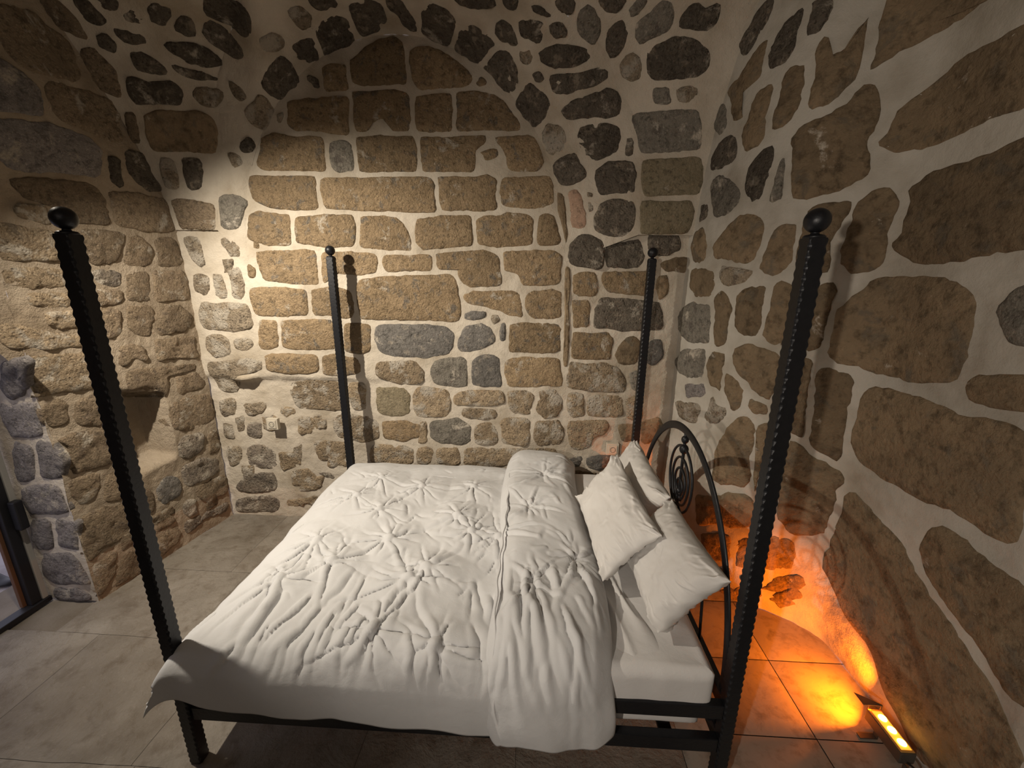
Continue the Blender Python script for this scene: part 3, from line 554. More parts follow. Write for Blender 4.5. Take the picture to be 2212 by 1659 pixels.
w -1183,1450,1040 -1169,1540,1065 -1140,1717,1030 -1139,1726,875 -1175,1496,847 -1184,1439,904
n -1181,1462,807 -1156,1618,772 -1155,1626,664 -1177,1488,630 -1183,1447,686
w -1151,1652,749 -1139,1724,760 -1139,1724,602 -1154,1633,603
n -1185,1434,581 -1166,1554,590 -1147,1678,523 -1146,1681,431 -1183,1451,441
k -1218,1226,525 -1208,1287,555 -1197,1360,508 -1198,1355,399 -1214,1253,385 -1219,1220,458
w -1176,1492,370 -1142,1710,365 -1141,1714,216 -1166,1556,204 -1176,1493,281
w -1229,1154,355 -1205,1311,350 -1202,1329,273 -1230,1151,267
n -1194,1380,309 -1181,1461,309 -1179,1472,174 -1193,1383,191
n -1173,1508,162 -1143,1699,140 -1145,1688,82 -1184,1439,105
w -1230,1148,543 -1221,1208,509 -1226,1179,366 -1230,1150,375
w -1287,791,226 -1266,920,253 -1268,908,108 -1287,790,31
w -1263,943,199 -1246,1049,201 -1250,1024,40 -1277,850,28
w -1228,1164,181 -1207,1297,181 -1204,1317,90 -1229,1158,58
n -1197,1356,181 -1176,1491,174 -1174,1504,81 -1197,1358,82
w -1170,1531,239 -1152,1641,228 -1152,1643,152 -1169,1534,135
w -1286,797,484 -1262,950,468 -1265,930,287 -1284,809,303
w -1260,959,362 -1241,1081,356 -1240,1087,220 -1262,949,225
w -1227,1170,363 -1206,1301,348 -1206,1302,220 -1228,1166,220
@jamb
v -1339,721,1500 -1211,710,1525 -1300,759,1366 -1444,776,1293 -1469,771,1337
v -1510,783,1256 -1294,770,1287 -1347,786,1100 -1541,795,1068
v -1525,795,1045 -1439,790,1003 -1474,786,835 -1566,789,818
v -1380,789,1040 -1291,785,1056 -1249,780,942 -1299,779,845 -1408,784,851
v -1549,786,746 -1330,778,771 -1307,776,635 -1560,786,593
v -1559,786,554 -1459,782,548 -1491,783,360 -1585,787,353
v -1394,779,552 -1266,774,561 -1310,776,361 -1434,781,378
v -1558,786,314 -1367,778,343 -1318,776,196 -1298,775,127 -1556,786,104 -1579,787,159
v -1565,786,75 -1401,780,90 -1340,777,23 -1560,786,3
@right
d 2409,1523,3323 2417,1494,3345 2423,1474,3365 2440,1419,3346 2439,1422,3287 2429,1454,3257 2418,1490,3244 2411,1514,3282
d 2430,1449,3192 2445,1403,3222 2456,1370,3270 2473,1321,3293 2485,1290,3286 2485,1289,3247 2474,1318,3204 2466,1341,3151 2454,1376,3117 2440,1420,3116
d 2391,1598,3290 2400,1563,3300 2410,1518,3236 2417,1494,3133 2413,1509,3079 2402,1552,3091 2395,1580,3182
d 2370,1696,3297 2378,1662,3310 2385,1627,3288 2382,1640,3254 2374,1676,3254
b 2414,1505,2971 2429,1452,3001 2442,1412,2996 2447,1398,3038 2460,1356,3088 2477,1308,3116 2491,1274,3129 2488,1282,3069 2490,1278,2977 2479,1305,2953 2454,1375,2954 2442,1414,2920 2434,1437,2918 2446,1399,2844 2456,1370,2806 2443,1408,2808 2430,1450,2861 2430,1452,2912
d 2495,1264,3071 2505,1244,3115 2529,1198,3139 2553,1161,3179 2569,1138,3185 2564,1145,3126 2558,1154,3071 2557,1155,3021 2538,1183,2977 2500,1254,2972 2497,1262,3021
b 2462,1352,2751 2476,1313,2846 2493,1270,2893 2519,1216,2907 2515,1224,2855 2511,1231,2760 2514,1224,2684 2502,1250,2628 2475,1316,2629 2463,1349,2694
b 2529,1198,2754 2542,1178,2808 2543,1176,2925 2565,1143,2935 2592,1108,2934 2602,1095,2863 2601,1097,2793 2585,1116,2731 2555,1158,2700 2536,1187,2679
d 2586,1115,3048 2587,1114,3124 2585,1116,3191 2625,1069,3165 2632,1062,3105 2617,1079,3061
b 2620,1075,2761 2618,1077,2833 2623,1072,2900 2623,1072,2982 2639,1055,3023 2654,1041,2923 2691,1014,2924 2723,996,2968 2743,988,3028 2766,979,3068 2764,979,2989 2760,981,2904 2744,987,2819 2706,1005,2745 2648,1047,2741 2626,1069,2735
b 2381,1644,2735 2379,1657,2876 2384,1633,2972 2396,1578,3004 2392,1596,2947 2385,1628,2898 2384,1634,2820 2393,1590,2763 2390,1604,2730
g 2388,1613,2874 2399,1565,2941 2407,1532,2924 2416,1499,2849 2419,1486,2781 2410,1520,2767 2391,1602,2822
d 2399,1565,2589 2402,1550,2673 2415,1503,2726 2433,1442,2727 2447,1396,2696 2451,1383,2629 2443,1409,2595 2433,1440,2579 2415,1500,2568
d 2485,1289,2452 2495,1265,2566 2515,1224,2610 2538,1183,2615 2546,1171,2527 2540,1180,2453 2528,1201,2379 2504,1246,2370 2490,1277,2404
g 2562,1148,2393 2566,1143,2488 2575,1130,2559 2588,1113,2523 2590,1110,2439 2592,1108,2353 2556,1156,2350
g 2406,1534,2436 2404,1544,2540 2424,1470,2555 2445,1404,2475 2470,1328,2448 2472,1323,2383 2458,1364,2347 2437,1429,2331 2423,1472,2318 2412,1510,2368
b 2377,1666,2238 2397,1574,2257 2404,1543,2159 2405,1538,2077 2384,1632,2073 2376,1671,2168
b 2428,1458,2140 2456,1369,2236 2484,1292,2289 2520,1215,2285 2547,1170,2234 2557,1155,2157 2544,1174,2076 2521,1212,2029 2470,1329,2057 2437,1430,2086
b 2574,1131,2190 2611,1085,2230 2648,1047,2247 2657,1039,2203 2657,1038,2105 2659,1037,2026 2636,1058,1998 2587,1114,1986 2553,1161,2016 2562,1147,2099
b 2663,1034,2246 2683,1018,2286 2828,946,2331 2829,945,2276 2811,957,2221 2799,963,2175 2775,975,2145 2792,967,2004 2679,1021,1987 2659,1037,2060
b 2836,940,2320 2863,916,2351 2923,847,2352 2936,825,2325 2941,817,2277 2934,830,2207 2935,828,2134 2938,822,2074 2930,835,2024 2874,906,2004 2835,941,2026 2825,948,2101 2820,951,2185 2826,947,2246
b 2454,1376,1629 2447,1398,1857 2460,1359,1893 2479,1303,1862 2499,1255,1800 2493,1270,1705 2488,1280,1581 2468,1335,1557
b 2501,1253,1871 2512,1230,1898 2552,1163,1913 2586,1116,1927 2592,1108,1824 2594,1105,1725 2586,1115,1654 2545,1172,1659 2504,1246,1695 2499,1255,1800
b 2607,1089,1928 2634,1060,1952 2672,1027,1918 2676,1023,1819 2677,1023,1681 2669,1029,1613 2628,1067,1618 2597,1102,1663 2599,1100,1757 2604,1093,1850
g 2353,1750,1705 2390,1605,1817 2438,1425,1800 2446,1401,1718 2448,1395,1576 2408,1527,1546 2383,1636,1576 2362,1731,1635
b 2381,1644,2008 2403,1547,2007 2436,1432,1999 2444,1407,1911 2435,1435,1855 2395,1583,1833 2383,1638,1912
b 2757,982,1898 2801,962,1944 2828,945,1917 2829,945,1833 2825,947,1718 2824,948,1611 2763,980,1611 2756,983,1753
p 2446,1401,1979 2454,1376,2038 2502,1250,2030 2543,1175,2004 2521,1212,1949 2485,1290,1921 2460,1357,1933
d 2391,1601,2388 2400,1559,2401 2401,1556,2335 2387,1620,2310
b 2592,1107,2604 2618,1078,2665 2688,1015,2692 2756,983,2745 2792,967,2802 2826,947,2759 2843,934,2682 2847,931,2609 2829,945,2558 2851,927,2487 2847,931,2431 2767,978,2382 2689,1014,2358 2619,1076,2348 2601,1097,2457
b 2943,815,2342 2965,733,2379 2965,551,2387 2966,478,2398 2968,411,2416 2970,357,2433 2970,258,2083 2970,317,2080 2968,425,2072 2965,498,2051 2968,637,2039 2954,786,2073 2932,832,2115 2949,799,2142 2953,788,2207 2950,795,2283
b 2892,886,2595 2896,882,2647 2930,837,2699 2955,784,2737 2968,701,2780 2967,602,2779 2965,512,2783 2967,454,2786 2969,387,2541 2967,444,2535 2965,531,2538 2967,610,2526 2968,714,2509 2945,810,2511 2903,874,2510 2863,916,2531 2858,921,2569
b 2798,964,2853 2813,955,2927 2791,967,3025 2799,963,3097 2832,943,3125 2968,639,2955 2968,703,2962 2944,811,2937 2900,877,2923 2862,917,2909 2832,943,2887
b 2837,939,1631 2840,936,1828 2868,911,1874 2921,850,1910 2920,850,1963 2967,722,1964 2966,594,1966 2966,482,1933 2968,432,1901 2968,422,1809 2969,405,1716 2968,408,1635 2968,414,1597 2965,558,1560 2968,702,1557 2946,806,1555 2881,899,1557 2844,933,1573
g 2970,321,1860 2970,306,1908 2970,277,1939 2970,222,1955 2970,168,1765 2970,229,1770 2970,270,1779
b 2970,356,1603 2970,337,1621 2970,195,1652 2970,136,1652 2970,116,1582 2970,170,1564 2970,266,1537 2970,332,1547
b 2948,801,1274 2954,786,1446 2966,727,1474 2965,557,1480 2968,416,1475 2969,373,1451 2970,261,1491 2970,182,1495 2970,143,1469 2970,112,1360 2970,102,1264 2970,71,1145 2970,93,1111 2970,151,1107 2970,218,1119 2970,292,1132 2969,367,1098 2967,450,1103 2966,589,1095 2966,731,1109 2953,788,1156
b 2957,778,892 2962,754,945 2968,699,938 2968,627,893 2965,523,875 2968,435,854 2970,354,801 2970,289,754 2970,219,717 2970,126,680 2970,68,626 2970,5,596 2970,-48,540 2970,-80,502 2971,-141,468 2971,-149,440 3017,112,31 3023,176,10 2997,268,117 2989,343,154 2973,392,257 2967,468,309 2967,608,321 2953,790,451 2954,786,584 2953,790,722 2962,758,798
b 2970,342,888 2970,320,1001 2970,255,1036 2970,204,1012 2970,126,993 2970,38,991 2970,5,983 2970,-58,970 2971,-139,681 2971,-92,639 2970,-64,632 2970,3,670 2970,79,719 2970,154,747 2970,244,771 2970,302,799
b 2830,944,1534 2885,894,1522 2921,849,1516 2925,844,1428 2928,840,1346 2933,831,1263 2937,824,1166 2935,828,1055 2897,880,1069 2852,926,1087 2842,935,1136 2837,939,1272 2823,949,1409 2819,951,1495
b 2742,988,1566 2802,962,1560 2807,960,1437 2815,954,1279 2819,952,1122 2761,980,1163 2756,982,1334 2752,984,1461
b 2774,975,1104 2822,950,1096 2856,923,1055 2908,867,1029 2939,821,1013 2954,788,965 2943,813,905 2945,808,820 2944,811,715 2941,817,633 2845,932,563 2793,966,644 2779,973,860 2774,975,1001
b 2524,1207,1566 2561,1149,1603 2622,1073,1598 2664,1033,1581 2671,1027,1557 2668,1030,1480 2666,1031,1383 2662,1035,1309 2623,1071,1317 2581,1122,1383 2544,1175,1416 2527,1202,1486
b 2589,1112,1304 2625,1070,1304 2664,1033,1289 2664,1033,1249 2621,1074,1220 2600,1098,1225 2588,1112,1262
b 2501,1252,1303 2502,1249,1433 2529,1198,1410 2560,1151,1361 2569,1138,1302 2563,1146,1236 2547,1170,1192 2525,1205,1224 2517,1219,1277
b 2450,1389,1489 2460,1358,1531 2492,1272,1526 2497,1261,1458 2495,1265,1386 2498,1257,1287 2472,1322,1320 2451,1385,1356 2444,1408,1426
g 2367,1712,1392 2382,1642,1471 2404,1543,1505 2441,1417,1535 2445,1404,1464 2445,1405,1351 2404,1545,1323 2379,1657,1337
v 2398,1570,1252 2447,1397,1307 2453,1377,1252 2439,1421,1207 2405,1541,1170
b 2510,1232,911 2557,1155,1169 2590,1110,1200 2626,1068,1167 2633,1061,1099 2635,1059,957 2648,1047,793 2612,1084,749 2512,1229,730 2514,1226,812
b 2630,1064,1168 2671,1027,1190 2674,1025,1045 2672,1027,864 2666,1031,750 2650,1045,817 2640,1055,995
p 2458,1363,1116 2477,1309,1242 2487,1283,1190 2521,1211,1221 2529,1198,1175 2487,1284,1091 2467,1337,1079
p 2379,1654,1101 2434,1437,1178 2453,1378,1143 2435,1435,1042 2396,1580,1023
b 2505,1243,304 2550,1165,385 2607,1089,416 2616,1080,252 2568,1140,177 2516,1221,242
b 2628,1066,409 2755,983,486 2859,920,512 2878,902,346 2768,978,267 2639,1056,234
b 2761,981,130 2837,939,255 2907,869,340 2930,839,264 2844,934,139
b 2533,1191,95 2620,1075,206 2642,1052,125 2580,1124,35
b 2807,960,90 2880,903,169 2921,863,136 2870,916,47
b 2596,1103,14 2702,1007,141 2732,993,30 2615,1071,-75
b 2470,1328,548 2535,1189,648 2614,1081,728 2660,1036,717 2678,1022,557 2593,1106,473 2485,1290,372
b 2661,1036,188 2749,985,247 2792,967,86 2698,1010,7
b 2814,955,114 2894,885,255 2937,833,215 2872,914,85
b 2513,1226,617 2531,1195,649 2564,1145,504 2534,1190,440
"""
# ---------------- the room ----------------
def sm(a, b, x): t = np.clip((np.asarray(x, float)-a)/(b-a), 0, 1); return t*t*(3-2*t)
def back_macro(x, z):
    # masonry below z = 1.19 stands proud at the left, with a sloping plaster shelf and a hollow
    l = .034*(1-sm(.02, .40, x))*(1-sm(1.17, 1.215, z))
    hole = -.075*np.exp(-(((x+.83)/.09)**2+((z-1.20)/.035)**2)**2)
    seat = .018*np.exp(-((x-1.95)/.35)**2)*(1-sm(.62, .95, z))
    return l+hole+seat
def displaced(G, amp, sign, scale=1., seed=3):
    """mortar relief: move the grid points along the surface normal (sign picks the room side)"""
    du = np.gradient(G, axis=0); dv = np.gradient(G, axis=1); n = np.cross(du, dv); n /= np.linalg.norm(n, axis=2)[..., None]+1e-12
    P = G*scale
    h = amp*(.6*fbm(P[...,0]*7, P[...,1]*7, P[...,2]*7, 4, seed)+.5*fbm(P[...,0]*24, P[...,1]*24, P[...,2]*24, 3, seed+9))
    return G+n*(h*sign)[..., None], n*sign
def skin(name, G, mat, amp=.006, sign=1, kind='structure', parent=None, extra=None):
    G = np.asarray(G, float); D, n = displaced(G, amp, sign)
    if extra is not None: D = D+n*extra(G)[..., None]
    V = D.reshape(-1, 3); o = mesh(name, V, grid_faces(*G.shape[:2]), mat, parent)
    if kind: tag(o, kind=kind)
    return o
def join_grids(name, grids, mat, amp=.006, kind='structure'):
    V = []; F = []; k = 0
    for G, sg in grids:
        G = np.asarray(G, float); D, _ = displaced(G, amp, sg) if amp else (G, None); n, m = G.shape[:2]
        V.append(D.reshape(-1, 3)); F += [tuple(i+k for i in f) for f in grid_faces(n, m)]; k += n*m
    o = mesh(name, np.vstack(V), F, mat); 
    if kind: tag(o, kind=kind)
    return o

BASE = {}
# back wall
wall_back = skin('wall_back', back_grid(182, 176), M_MORTAR, .008, 1, extra=lambda G: back_macro(G[...,0], G[...,2]))
tag(wall_back, 'back wall of squared limestone blocks under a plaster-edged arch'); BASE['back'] = wall_back
# ceiling: four webs of the groin vault
def lin(P, n): return cat(P, n)
RF = lin([(2.97,.1,4.25),(2.97,-1.6,4.0),(2.98,-3.4,2.2)], 20); LF = lin([(-1.38,.1,3.92),(-1.65,-1.6,3.7),(-1.96,-3.4,2.2)], 20)
CRF = lin([CEN,(1.7,-1.7,3.3),(2.98,-3.4,2.2)], 20); CLF = lin([CEN,(-.6,-1.7,3.3),(-1.96,-3.4,2.2)], 20)
arcF = lin([(-1.96,-3.4,2.2),(-1.2,-3.4,3.6),(.5,-3.4,4.2),(2.2,-3.4,3.6),(2.98,-3.4,2.2)], 40); crF = np.vstack([CLF[::-1], CRF])
led_r = np.array([[(2.40,1.68,2.23),(2.40,1.80,2.23)], [(2.02,1.66,2.23),(2.02,1.80,2.23)]])
led_l = np.array([[(-1.145,1.705,2.25),(-1.17,1.80,2.25)], [(-.833,1.70,2.25),(-.833,1.80,2.25)]])
def dense(G, n, m):
    G = np.asarray(G, float); a = np.linspace(0, G.shape[0]-1, n); 
    R = np.array([[np.interp(a, np.arange(G.shape[0]), G[:,j,c]) for c in range(3)] for j in range(G.shape[1])])  # j,c,n
    b = np.linspace(0, G.shape[1]-1, m)
    return np.array([[[np.interp(t, np.arange(G.shape[1]), R[:,c,i]) for c in range(3)] for t in b] for i in range(n)])
ceiling = join_grids('ceiling', [(webB_grid(150, 50), -1), (ruled(LRc, CRc, 40), -1), (ruled(LLc, CLc, 40), 1),
    (dense(led_r, 14, 6), 1), (dense(led_l, 14, 6), 1), (ruled(RF, CRF, 12), 1), (ruled(LF, CLF, 12), -1), (ruled(arcF, crF, 10), 1)], M_MORTAR, .006)
tag(ceiling, 'rubble stone groin vault with plastered joints'); BASE['web'] = BASE['webR'] = BASE['webL'] = ceiling
# left wall with the doorway and the niche
jg, jprof = jamb_grid(10, 80)
def niche(G):
    y, z = G[...,1], G[...,2]; yl = y
    top = 1.24-.35*(y-1.15); bot = .66+.10*(y-1.10)
    m = sm(1.055, 1.085, y)*(1-sm(1.385, 1.405, y))*sm(0, .03, z-bot)*(1-sm(-.02, .01, z-top))
    return -.22*m
V = []; 
def left_cols(ys, z0f, ztop, nz):
    return np.array([[(left_x(y), y, z0f(y)+(ztop-z0f(y))*j) for y in ys] for j in np.linspace(0, 1, nz)])
k_up = [i for i in range(len(jprof)) if jprof[i,1] > 1.2]
ya, za = jprof[k_up, 0][::-1], jprof[k_up, 1][::-1]
gA = left_cols(np.linspace(.775, 1.74, 96), lambda y: 0., 4.0, 220)
gB = left_cols(np.linspace(-.36, .775, 60), lambda y: float(np.interp(y, ya, za)), 4.0, 90)
gC = left_cols(np.linspace(-3.4, -.36, 30), lambda y: 0., 4.0, 40)
def join_left():
    V = []; F = []; k = 0
    for G, ex in ((gA, niche), (gB, None), (gC, None)):
        D, n = displaced(G, .008, 1)
        if (n[..., 0].mean() < 0): D, n = displaced(G, .008, -1)
        if ex is not None: D = D+n*ex(G)[..., None]
        V.append(D.reshape(-1, 3)); F += [tuple(i+k for i in f) for f in grid_faces(*G.shape[:2])]; k += G.shape[0]*G.shape[1]
    return mesh('wall_left', np.vstack(V), F, M_MORTAR_L)
wall_left = tag(join_left(), 'left wall of rough stone with a small niche beside the doorway', kind='structure'); BASE['left'] = wall_left
jamb = tag(join_grids('trim_1', [(jg, -1)], M_MORTAR, .006), 'stone reveal of the doorway in cool daylight'); BASE['jamb'] = jamb
# right wall: bends out of the corner, foot slightly undercut
S1 = np.r_[np.linspace(0, 3.2, 170), np.linspace(3.3, SR[-1], 40)]
rg = np.array([[right_pt(s, 4.3*j) for s in S1] for j in np.linspace(0, 1, 210)])
wall_right = tag(join_grids('wall_right', [(rg, 1)], M_MORTAR_R, .006), 'right wall of large brown stones in wide pale mortar')
BASE['right'] = wall_right
# front wall behind the camera
wall_front = tag(join_grids('wall_front', [(np.array([[(x, -3.4, z) for x in np.linspace(-2.1, 3.2, 6)] for z in np.linspace(0, 4.4, 6)]), 1)], M_MORTAR, 0), 'wall behind the camera')

# ---------------- stones, one object each ----------------
from mathutils.bvhtree import BVHTree
TREE = {k: BVHTree.FromPolygons([v.co+o.location for v in o.data.vertices], [list(p.vertices) for p in o.data.polygons]) for k, o in BASE.items()}
def resample(P):
    Q = np.vstack([P, P[:1]]); L = np.r_[0, np.cumsum(np.linalg.norm(np.diff(Q, axis=0), axis=1))]
    n = int(np.clip(L[-1]/.020, 22, 64)); s = np.linspace(0, L[-1], n, endpoint=False)
    R = np.array([np.interp(s, L, Q[:, k]) for k in range(3)]).T
    return .6*R+.2*(np.roll(R, 1, 0)+np.roll(R, -1, 0))
LIST = []
for line in STONES.strip().splitlines():
    if line[0] == '@': sf_ = line[1:].strip(); continue
    key, *pts = line.split(); LIST.append((sf_, key, np.array([[int(v) for v in p.split(',')] for p in pts], float)/1000))
OUT = [resample(P) for _, _, P in LIST]
ALLP = np.vstack(OUT); OWN = np.concatenate([np.full(len(o), i) for i, o in enumerate(OUT)])
# each outline grows until only a joint is left to its neighbours: surface -> (largest growth, joint width)
GMAX = {'back': (.024, .020), 'left': (.050, .016), 'right': (.020, .030), 'web': (.026, .022), 'webR': (.024, .024), 'webL': (.026, .022), 'jamb': (.035, .016)}
KMAX = {'u': (.050, .014), 'p': (.040, .020), 'n': (.045, .016)}
WOB = {'right': 1.5, 'left': 1.6, 'back': 1.15}
def build_stone(parent, key, P, idx, sf):
    c = P.mean(0); U, S_, Vt = np.linalg.svd(P-c); nrm = Vt[2]
    room = np.array([.9, -.3, 1.6])
    if nrm@(room-c) < 0: nrm = -nrm
    R = OUT[idx].copy(); n = len(R)
    gm, jt = KMAX.get(key, GMAX[sf]) if sf == 'back' else GMAX[sf]
    oth = ALLP[(OWN != idx) & (np.abs(ALLP-c).max(1) < np.ptp(P, axis=0).max()+.2)]
    gap = np.sqrt(((R[:, None]-oth[None])**2).sum(2)).min(1) if len(oth) else np.full(n, 1.)
    gap = np.minimum(gap, np.minimum(np.roll(gap, 1), np.roll(gap, -1)))
    rad = R-c; d = np.linalg.norm(rad, axis=1)[:, None]+1e-9; rad /= d
    tan = np.roll(R, -1, 0)-np.roll(R, 1, 0); out = np.cross(tan, nrm); out /= np.linalg.norm(out, axis=1)[:, None]+1e-9
    out *= np.sign((out*rad).sum(1).mean())
    wob = (.004*vn(R[:,0]*38, R[:,1]*38, R[:,2]*38, 5)+.003*vn(R[:,0]*95, R[:,1]*95, R[:,2]*95, 6))*WOB.get(sf, 1.)
    gr = np.clip((gap-jt)/2, -.004, gm); gr = .5*gr+.25*(np.roll(gr, 1)+np.roll(gr, -1))
    R = R+(.6*out+.4*rad)*np.clip(gr+wob, -.12*d[:, 0], .35*d[:, 0]+.012)[:, None]
    rad = R-c; d = np.linalg.norm(rad, axis=1)[:, None]+1e-9; rad /= d
    size = min(.5, math.sqrt(max(1e-6, S_[0]*S_[1]))*1.2)
    lift = {'b': .004, 'w': .006, 'o': .004, 'r': .005}.get(key, .007)+random.uniform(-.002, .004)
    rough = {'b': .003, 'w': .006, 'o': .002, 'd': .009, 'u': .009, 'p': .008, 'n': .007, 'g': .005}.get(key, .0045)
    inset = np.clip(.012/d, .02, .25)
    rings = [(1.0+.25*inset, -.022), (1.0+.0*inset, -.004), (1-.55*inset, lift*.6), (1-1.3*inset, lift)]
    m = 3 if size > .12 else 2
    for q in range(1, m+1): rings.append(((1-1.3*inset)*(1-q/(m+1)), lift+.004))
    V = []
    for f, h in rings:
        X = c+(R-c)*f
        for q_ in range(n):      # seat it on the wall behind
            hit = TREE[sf].ray_cast(Vector(X[q_]+nrm*.25), Vector(-nrm), .6)
            if hit[0] is not None: X[q_] = hit[0]
        hh = h+(0 if h < 0 else 1)*rough*fbm(X[:,0]*17, X[:,1]*17, X[:,2]*17, 3, 11)*np.clip((1-np.mean(f))*8+.35, 0, 1)
        V.append(X+nrm*np.asarray(hh)[..., None] if np.ndim(hh) else X+nrm*hh)
    hit = TREE[sf].ray_cast(Vector(c+nrm*.25), Vector(-nrm), .6); cc = np.array(hit[0]) if hit[0] is not None else c
    V = np.vstack(V+[[cc+nrm*(lift+.004)]])
    k = len(rings); F = grid_faces(k, n, True); F += [((k-1)*n+i, (k-1)*n+(i+1) % n, k*n) for i in range(n)]
    # make the faces look into the room
    a, b_, c_ = V[F[0][0]], V[F[0][1]], V[F[0][2]]
    mid = V[F[-1][0]], V[F[-1][1]], V[F[-1][2]]
    if np.cross(mid[1]-mid[0], mid[2]-mid[0])@nrm < 0: F = [f[::-1] for f in F]
    return mesh('stone', V, F, MS[key], parent, True, loc=c)
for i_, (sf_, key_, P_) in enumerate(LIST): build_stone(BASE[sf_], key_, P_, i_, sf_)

# ---------------- floor ----------------
FX0, FX1, FY0, FY1 = -2.0, 3.1, -3.45, 1.80
gx, gy = np.linspace(FX0, FX1, 30), np.linspace(FY0, FY1, 30)
floor = tag(mesh('floor', [(x, y, -.016) for y in gy for x in gx], grid_faces(30, 30), M_JOINT), 'worn limestone slab floor', kind='structure')
def slab(x0, x1, y0, y1, gap, und, tone=None):
    nx, ny = max(4, int((x1-x0)/.045)), max(4, int((y1-y0)/.045))
    X = np.linspace(x0+gap, x1-gap, nx); Y = np.linspace(y0+gap, y1-gap, ny); G = np.array([[(x, y, 0) for x in X] for y in Y])
    gxx, gyy = G[...,0], G[...,1]
    if und > .002:
        G[...,0] += .003*fbm(gxx*5, gyy*5, 0, 2, 21); G[...,1] += .003*fbm(gxx*5, gyy*5, 3., 2, 22)
    e = np.minimum(np.minimum(gxx-X[0], X[-1]-gxx), np.minimum(gyy-Y[0], Y[-1]-gyy))
    G[...,2] = und*fbm(gxx*3, gyy*3, 0, 4, 23)-(.0045 if und < .002 else .0012)*(1-sm(0, .022, e))-.001
    mesh('stone_slab', G.reshape(-1, 3), grid_faces(ny, nx), M_FLOOR if und > .002 else M_TILE, floor, loc=G.reshape(-1, 3).mean(0))
xs_r = [2.03, 2.645, 3.09]; ys_r = [-1.0, -.38, .225, .612, 1.02]
for i in range(2):
    for j in range(4): slab(xs_r[i], xs_r[i+1], ys_r[j], ys_r[j+1], .0022, .0012)
for x0, x1, y0, y1 in [(2.03, 3.09, 1.02, 1.80)]: slab(x0, x1, y0, y1, .003, .001)
ycuts = [-3.4, -2.6, -1.9, -1.25, -.62, -.05, .55, 1.08, 1.79]
for j in range(8):
    x = -1.72 if ycuts[j+1] <= .8 else -1.3
    while x < 2.0:
        wd = random.uniform(.55, .95); x1 = min(2.03, x+wd)
        if 2.03-x1 < .3: x1 = 2.03
        slab(x, x1, ycuts[j], ycuts[j+1], .0009, .0050); x = x1
        if x >= 2.02: break
# terrace outside the doorway
M_TERR = mortar_mat('terrace_paving', (.42,.39,.40), .6)
tg = np.array([[(x, y, -.03+.004*vn(x*3, y*3)) for x in np.linspace(-9, -1.655, 40)] for y in np.linspace(-5, 5, 40)])
terrace = tag(mesh('terrace', tg.reshape(-1, 3), grid_faces(40, 40), M_TERR), 'pale terrace paving outside the doorway', kind='structure')
# ---------------- four-poster bed ----------------
bed = tag(empty('four_poster_bed', (1.05, .79, 0)), 'black wrought iron four-poster bed with ball finials and arched scroll headboard', 'bed')
CORN = {'FL': ((-.006,-.002),(-.012,.0)), 'FR': ((2.103,.0),(2.095,.0)), 'BL': ((.0,1.58),(.0,1.585)), 'BR': ((2.1,1.585),(2.1,1.58))}
def post(b, t):
    H = 2.072; nz = 440; V = []; hw = .0245
    for i in range(nz):
        z = H*i/(nz-1); x = b[0]+(t[0]-b[0])*z/H; y = b[1]+(t[1]-b[1])*z/H
        ch = .0028+.0050*(.5+.5*math.cos(2*math.pi*z/.0277))   # hammered edges
        for sx, sy in ((1,-1),(1,1),(-1,1),(-1,-1)):
            pts = [(sx*hw, sy*(hw-ch)), (sx*(hw-ch*.46), sy*(hw-ch*.46)), (sx*(hw-ch), sy*hw)]
            if sx*sy < 0: pts = pts[::-1]
            V += [(x+px, y+py, z) for px, py in pts]
    F = grid_faces(nz, 12, True); F.append(tuple(range(12))[::-1]); F.append(tuple(range((nz-1)*12, nz*12)))
    me = mesh('post', V, F, M_IRON, bed, True, loc=(b[0], b[1], 1.0))
    me.data.polygons.foreach_set('use_smooth', [False]*len(me.data.polygons))
    Lv, Lf = lathe([(.0245,-.001),(.0265,.0),(.0265,.004),(.022,.008),(.011,.010),(.010,.016)]+[(.0315*math.sin(a), .044-.0315*math.cos(a)) for a in np.linspace(.38, 3.05, 14)], 24)
    mesh('finial', Lv+np.array([t[0], t[1], H]), Lf, M_IRON, me, True, loc=(t[0], t[1], H+.03))
for k in ('FL', 'FR', 'BL', 'BR'): post(*CORN[k])
def rail(name, a, b, w, h):
    bm = bmesh.new(); a = Vector(a); b = Vector(b)
    x0, x1 = min(a.x, b.x), max(a.x, b.x); y0, y1 = min(a.y, b.y), max(a.y, b.y)
    if x1-x0 > y1-y0: box(bm, x0, x1, a.y-w/2, a.y+w/2, a.z-h/2, a.z+h/2, .003)
    else: box(bm, a.x-w/2, a.x+w/2, y0, y1, a.z-h/2, a.z+h/2, .003)
    return bm_obj(name, bm, M_IRON, bed)
for y in (0.0, 1.58):
    rail('lower_side_rail', (.024, y, .262), (2.078, y, .262), .035, .062); rail('upper_side_rail', (.024, y, .425), (2.078, y, .425), .035, .060)
for x in (0.0, 2.1):
    rail('lower_end_rail', (x, .024, .262), (x, 1.556, .262), .035, .062); rail('upper_end_rail', (x, .024, .425), (x, 1.556, .425), .035, .060)
for x in np.linspace(.2, 1.9, 9): rail('slat', (x, .02, .255), (x, 1.56, .255), .05, .02)
bm = bmesh.new(); box(bm, 2.045, 2.078, .024, .05, .330, .362, .004); bm_obj('rail_bracket', bm, M_IRON, bed)
